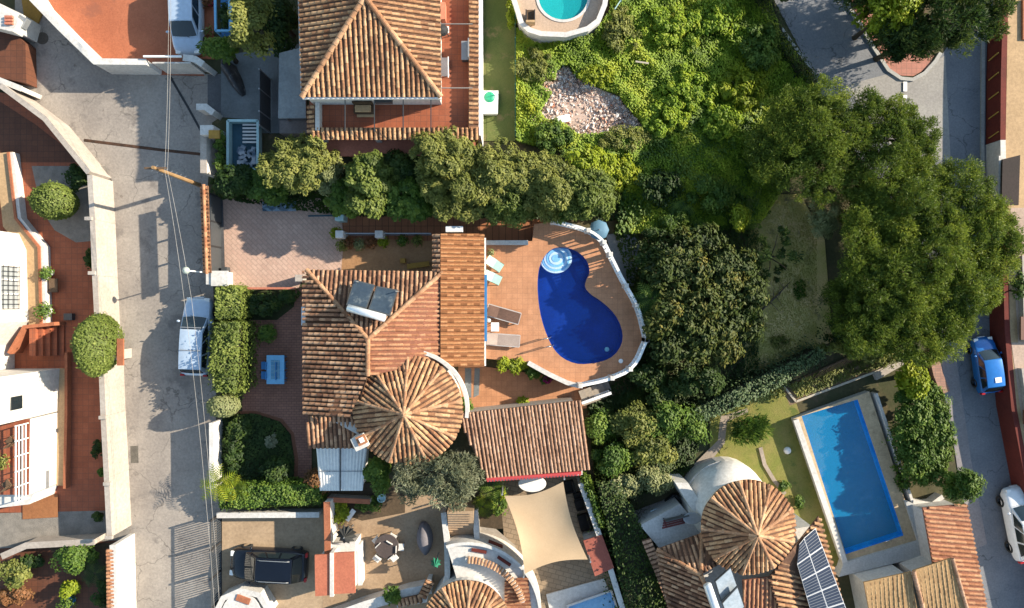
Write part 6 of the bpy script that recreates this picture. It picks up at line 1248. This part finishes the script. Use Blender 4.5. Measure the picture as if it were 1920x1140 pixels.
for lab, x, y, z, rx, ry, rz, m, n, lf in (
    ('olive green bush at the corner below the oval pool terrace', 1002, 125, 1.0, 40, 34, .9, L_OLIVE, 3200, (.2, .06)), ('yellow green shrub left of the rubble by the fence', 990, 195, .7, 20, 30, .6, L_LIME, 1600, (.16, .09)),
    ('round grey green bush below the rubble', 1040, 258, 1.2, 38, 34, 1.0, L_GREEN, 3600, (.17, .08)), ('olive shrub on the lower right of the rubble', 1172, 262, 1.0, 50, 28, .9, L_OLIVE, 3400, (.18, .06)),
    ('bright bush above the rubble', 1120, 140, .9, 36, 24, .7, L_LIME, 2200, (.16, .09)), ('tall yellowish bush in the upper middle of the lot', 1265, 55, 1.3, 60, 48, 1.1, L_WILD, 4200, (.22, .08)),
    ('feathery bush under the shaded road kerb', 1395, 165, 1.3, 46, 42, 1.1, L_LIME, 3800, (.22, .07)), ('pale green bush next to the road kerb', 1430, 90, 1.4, 40, 48, 1.2, L_GREEN, 3800, (.2, .1)),
    ('spreading bush in the middle of the lot', 1290, 170, 1.2, 54, 44, 1.0, L_WILD, 4200, (.2, .1)), ('bush between the rubble and the big pine shade', 1245, 225, 1.1, 46, 38, 1.0, L_WILD, 3600, (.2, .1)),
    ('bush at the upper edge of the lot beside the pool', 1165, 60, 1.2, 34, 44, 1.0, L_OLIVE, 3000, (.2, .08)), ('yellow flowering bush by the top edge road bend', 1350, 30, 1.3, 50, 36, 1.1, L_WILD, 3800, (.2, .1)),
    ('low bush right of the spreading lot bush', 1360, 230, 1.1, 44, 36, .9, L_WILD, 3200, (.2, .1)), ('lime bush at the left end of the pine shade', 1165, 325, 1.2, 40, 34, 1.1, L_LIME, 3000, (.2, .1)),
    ('pale fern clump in the dark pine shade', 1265, 415, .9, 30, 24, .7, L_GREEN, 2000, (.22, .06)), ('dark bush in the pine shade above the glossy tree', 1330, 360, 1.2, 46, 38, 1.0, L_GREEN, 3000, (.2, .1)), ('dim bush under the pines beside the dry lawn', 1240, 350, 1.1, 46, 40, 1.0, L_SHADE, 2800, (.2, .1)), ('light green shrub on the left border of the dry lawn', 1380, 410, 1.2, 26, 30, .9, L_LIME, 1800, (.18, .1)),
    ('dark shrub at the foot of the glossy tree by the balustrade', 1225, 480, 1.2, 34, 60, 1.1, L_DARK, 3000, (.2, .1)), ('dark shrub beneath the lower deck balustrade', 1215, 700, .9, 40, 34, .8, L_DARK, 2400, (.18, .1)),
    ('green bush right of the outbuilding roof', 1130, 800, 1.2, 36, 34, 1.0, L_GREEN, 2600, (.18, .1)), ('olive bush in the grove below the garden steps', 1190, 800, 1.5, 48, 40, 1.2, L_OLIVE, 4000, (.18, .09)), ('round bush in the middle of the grove', 1250, 790, 1.5, 44, 40, 1.2, L_GREEN, 3600, (.18, .1)), ('dark bush at the grove edge by the outbuilding', 1150, 860, 1.2, 40, 36, 1.0, L_GREEN, 3000, (.18, .1)), ('bush above the pale shrubs of the grove', 1225, 845, 1.4, 44, 34, 1.1, L_OLIVE, 3400, (.18, .1)), ('pale leaved shrub beside the checkered path', 1230, 895, 1.2, 34, 28, .9, L_PALE, 2600, (.16, .09)), ('pale leaved shrub nearest the long creeper wall', 1175, 910, 1.2, 34, 28, .9, L_PALE, 2400, (.16, .09)), ('shrub at the right end of the grove by the stone path', 1300, 800, 1.2, 34, 34, 1.0, L_GREEN, 2400, (.18, .1)),
    ('leafy bush below the glossy tree on its shaded side', 1310, 715, 1.5, 50, 34, 1.3, L_DARK, 3600, (.2, .1)), ('dim bush in the gap between glossy tree and vine hedge', 1240, 740, 1.0, 34, 26, .9, L_DARK, 2000, (.18, .1)),
    ('grey shrub behind the upper right pines', 1548, 395, 1.9, 30, 60, .9, L_PALE, 3400, (.3, .06))):
    if y < 345 and x > 970: z, rz = .35+z*.4, rz*.55
    bush('shrub', lab, x, y, z, rx, ry, rz, m, lf, n)
# row of garden trees above the villa
for lab, x, y, z, rx, ry, rz, m, lf, ncl, rc in (
    ('olive yellow tree right of the trailer', 565, 308, 2.3, 74, 58, 1.7, L_OLIVE, (.2, .07), 70, .5), ('fresh green tree under the top house awnings', 690, 345, 2.6, 48, 62, 1.6, L_HEDGE, (.2, .12), 55, .5), ('mid green tree above the pale teal bin', 650, 370, 1.7, 42, 36, 1.1, L_GREEN, (.2, .12), 34, .5),
    ('grey olive tree at the lower right corner of the top house', 838, 300, 3.2, 66, 54, 1.8, L_OLIVE, (.22, .07), 70, .5), ('dense olive tree above the orange tiled wing', 862, 365, 3.0, 68, 52, 1.7, L_OLIVE, (.2, .07), 66, .5), ('dark tree between the brown walkway and the row', 775, 380, 2.4, 44, 38, 1.4, L_GREEN, (.2, .12), 36, .5), ('dull green tree below the top house awning end', 760, 318, 2.2, 38, 34, 1.2, L_DARK, (.2, .12), 28, .5), ('broad olive tree below the lawn strip', 945, 330, 3.2, 62, 56, 1.8, L_OLIVE, (.2, .07), 70, .5), ('shaggy olive tree over the walkway stairs', 960, 385, 2.8, 54, 36, 1.5, L_HEDGE, (.2, .07), 46, .5), ('olive tree left of the deck balustrade corner', 1030, 350, 3.2, 60, 60, 1.8, L_OLIVE, (.2, .07), 72, .5), ('rightmost olive tree of the row by the blue parasol', 1100, 365, 3.0, 58, 55, 1.8, L_HEDGE, (.2, .07), 70, .5), ('yellow green tree behind the last olive of the row', 1105, 310, 2.8, 46, 34, 1.4, L_LIME, (.18, .1), 40, .45), ('thin green tree filling the gap beside the dull green tree', 725, 335, 2.0, 34, 50, 1.2, L_HEDGE, (.18, .08), 26, .4), ('bright green tree between two olive trees of the row', 905, 345, 2.4, 32, 50, 1.3, L_OLIVE, (.18, .1), 26, .4), ('leafy green tree in front of the rightmost olives', 1065, 392, 2.2, 42, 26, 1.1, L_GREEN, (.18, .1), 26, .4), ('wispy pale tree left of the fresh green tree', 620, 330, 2.0, 30, 36, 1.1, L_PALE, (.2, .06), 22, .4), ('dark small tree below the trailer', 450, 343, 1.5, 44, 26, .9, L_SHADE, (.2, .12), 32, .45), ('shady tree at the left end of the pink patio top', 505, 350, 1.5, 40, 30, .9, L_GREEN, (.2, .12), 34, .45)):
    tree('garden_tree', lab, x, y, z, rx, ry, rz, m, lf, 20, .27, 60, 'tree', 'row of garden trees above the villa', tr=.1, lobes=(max(7, ncl//4), float(rng.uniform(.45, .72))))
t = thing('bicycle_cover', 'crumpled blue tarpaulin under the shady tree on the patio edge', 'tarpaulin', W(525, 383)); m = MB(); random.seed(9); P = [W(492+i*9, 378+j*6, .15+random.random()*.35) for i in range(8) for j in range(4)]; m.add(P, [[i*4+j, (i+1)*4+j, (i+1)*4+j+1, i*4+j+1][::-1] for i in range(7) for j in range(3)]).build('sheet', M('tarp_blue', (.10, .24, .36), (.3, .35, .4)), t)
# pines
def pine(label, px, py, z, rx, ry, rz, nl, rl=1.15, mat=L_PINE, fl=1.0):
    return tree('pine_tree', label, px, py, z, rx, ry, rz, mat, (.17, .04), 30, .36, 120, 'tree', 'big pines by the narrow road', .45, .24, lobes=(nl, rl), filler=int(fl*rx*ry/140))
pine('big bushy pine beside the road junction', 1572, 268, 3.2, 176, 112, 1.8, 32, .95); pine('largest round pine spreading over the narrow road', 1740, 462, 3.3, 166, 158, 1.7, 46, .98); pine('lower dark pine crown joined under the largest pine', 1625, 565, 1.7, 92, 88, 1.1, 12, .95); pine('pine crown overhanging the narrow road above the blue car', 1700, 603, 3.0, 125, 76, 1.4, 14, .95); pine('low shaded pine crown between the two big pines', 1640, 415, 1.6, 70, 75, 1.0, 9, .9)
tree('conifer', 'dark conifers shading the upper road junction', 1745, 25, 3.4, 135, 88, 2.2, L_DARK, (.28, .06), 120, .6, 220, 'tree', None, .5, .2)
tree('conifer', 'dark conifer at the top edge above the red pavement', 1640, -25, 2.4, 84, 52, 1.3, L_DARK, (.28, .06), 60, .6, 200, 'tree', None, .5, .2); tree('conifer', 'tall dark conifer at the top edge near the terrace corner', 1790, -60, 3.4, 100, 60, 2.0, L_DARK, (.28, .06), 70, .6, 200, 'tree', None, .5, .2)
tree('conifer', 'dark conifer standing over the rounded tip of the red pavement', 1698, 74, 3.0, 62, 42, 1.6, L_DARK, (.28, .06), 40, .5, 200, 'tree', None, .5, .16)
tree('broadleaf_tree', 'yellow lit tree in front of the dark conifers', 1665, 22, 3.6, 46, 46, 1.8, L_LIME, (.2, .11), 40, .5, 130)
tree('conifer', 'dark tree at the top edge above the lot road', 1455, -30, 1.8, 50, 34, 1.0, L_DARK, (.26, .06), 40, .6, 180, 'tree', None, .5, .18)
tree('broadleaf_tree', 'wide glossy dark tree right of the pool balustrade', 1312, 560, 2.1, 126, 135, 1.6, L_MAG, (.24, .11), 26, .34, 50, tr=.2, lobes=(24, .95))
tree('conifer', 'sparse dark tree added for the branch shadows over the dry lawn', 1452, 480, 1.8, 44, 58, 1.2, L_DARK, (.3, .07), 22, .3, 60, 'tree', None, .5, .1)  # added tree, stands in for conifer branch shadows on the lawn
palm('garden_palm', 'spiky palm in front of the glossy tree by the deck', 1222, 560, 2.2, 18, 1.1, L_GREEN, .12)
bush('yucca', 'bushy spiky yucca on the lawn by the stone path', 1402, 800, .9, 42, 34, .9, L_GREEN, (.34, .06), 2600, 'yucca', None, False, .7)
palm('garden_palm', 'small palm in the dark pine shade near the dry lawn', 1275, 395, .9, 16, .9, L_GREEN, .09)
hedge('vine_hedge', 'long vine covered hedge running diagonally below the glossy tree', [(1292, 770), (1400, 718), (1535, 650), (1548, 668), (1430, 742), (1310, 792)], 1.2, L_VINE, 360, rough=.2)
hedge('hedge', 'dark wild hedge along the creeper wall', [(1118, 905), (1160, 900), (1215, 1010), (1262, 1190), (1185, 1190), (1150, 1040)], 1.6, L_DARK, 240, rough=.3)
hedge('creeper', 'strip of green creeper on top of the long white wall', [(1093, 893), (1101, 893), (1133, 985), (1126, 988)], 1.65, L_GREEN, 500, z0=1.2, core=False, cat='creeper')
hedge('hedge', 'dark trimmed hedge under the shaded road at the lot edge', [(1395, -40), (1440, -40), (1470, 60), (1535, 150), (1510, 160), (1450, 75)], .8, L_SHADE, 240, rough=.2)
tree('broadleaf_tree', 'leafy green tree between the long pool and the road', 1726, 808, 1.25, 56, 98, .85, L_GREEN, (.16, .09), 22, .27, 60, lobes=(28, .54), filler=8)
tree('broadleaf_tree', 'pointed bright green tree top beside the brick edging', 1708, 712, 1.5, 28, 34, 1.1, L_LIME, (.2, .12), 26, .4, 150)
tree('broadleaf_tree', 'small round tree by the pink roof and the road', 1802, 906, 2.2, 38, 34, 1.3, L_GREEN, (.24, .08), 40, .42, 150)
for lab, x, y, z, rx, ry, rz, m, n in (('wild shrub at the upper end of the brick edging', 1655, 668, .8, 44, 20, .7, L_OLIVE, 2000), ('dry grassy clump left of the vegetable bed', 1450, 735, .4, 26, 16, .3, L_OLIVE, 900), ('green climbing plants above the vegetable trellis', 1590, 655, .9, 60, 16, .6, L_OLIVE, 2400), ('shady undergrowth beneath the largest pine', 1600, 625, .8, 60, 30, .7, L_SHADE, 2400), ('shrub under the leafy tree beside the pool wall', 1692, 880, .7, 18, 40, .6, L_GREEN, 1400)):
    bush('shrub', lab, x, y, z, rx, ry, rz, m, n=n)
ground_leaves('grove_weeds', [(1100, 760), (1290, 700), (1330, 790), (1290, 880), (1240, 920), (1120, 930)], 11000, L_DARK, .02, .35, (.18, .1), .2, 'low leafy ground cover in the grove')
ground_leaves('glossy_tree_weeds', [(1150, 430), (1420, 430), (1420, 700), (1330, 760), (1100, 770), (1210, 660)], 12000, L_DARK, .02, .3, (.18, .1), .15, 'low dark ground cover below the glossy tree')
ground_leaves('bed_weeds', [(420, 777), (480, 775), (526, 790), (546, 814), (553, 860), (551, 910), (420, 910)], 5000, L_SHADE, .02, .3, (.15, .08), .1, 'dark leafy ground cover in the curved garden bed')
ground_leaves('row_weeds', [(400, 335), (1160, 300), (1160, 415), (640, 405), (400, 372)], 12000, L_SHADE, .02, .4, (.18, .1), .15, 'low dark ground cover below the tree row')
ground_leaves('lawn_grass', [(1405, 365), (1500, 365), (1530, 450), (1530, 640), (1440, 690), (1400, 690)], 20000, LEAF('dry_grass', (.24, .24, .06), (.42, .38, .11), (.58, .50, .18)), .02, .12, (.16, .035), 0, 'short dry yellow grass on the shaded lawn')  # blades brightened too, for the sunlight this strip lacks
ground_leaves('lawn_grass', [(1340, 765), (1465, 700), (1490, 780), (1575, 1055), (1530, 1050), (1410, 890), (1340, 850)], 11000, LEAF('lawn_blades', (.09, .11, .02), (.17, .18, .04), (.26, .24, .07)), .02, .05, (.14, .03), 0, 'mown yellowish grass of the sunny lawn')
ground_leaves('lawn_grass', [(905, 0), (962, 0), (960, 262), (905, 262)], 6000, L_GREEN, .02, .05, (.12, .03), 0, 'short grass of the strip beside the top house')

for lab, x, y, rx, ry, m in (('low weed clump at the upper end of the dry lawn', 1430, 400, 16, 12, L_GREEN), ('straggly weeds at the middle edge of the dry lawn', 1412, 590, 14, 22, L_LIME), ('weed clump on the dry lawn near the vine hedge', 1462, 640, 20, 13, L_OLIVE), ('small dark weeds under the spreading pine edge', 1500, 545, 14, 20, L_GREEN)):
    bush('shrub', lab, x, y, .2, rx, ry, .22, m, (.14, .06), 600)
t = thing('shadow_branch', 'bare branch added for a branch shadow on the dry lawn', 'branch', W(1450, 560)); m = MB(); p = W(1424, 585, .1); q = W(1482, 528, .18); m.tube([p, p.lerp(q, .5)+Vector((0, 0, .15)), q], [.06, .045, .015], 6)  # added branch, drawn in place of a branch shadow across the turf
for i in range(9):
    s_ = p.lerp(q, .15+i*.09); m.tube([s_+Vector((0, 0, .1)), s_+Vector((random.uniform(-.5, .6), random.uniform(.1, .8)*(1 if i % 2 else -1), .25))], [.025, .006], 5)
m.build('limbs', M('dead_wood', (.12, .09, .07), (.08, .06, .05), None, 3, 14), t)
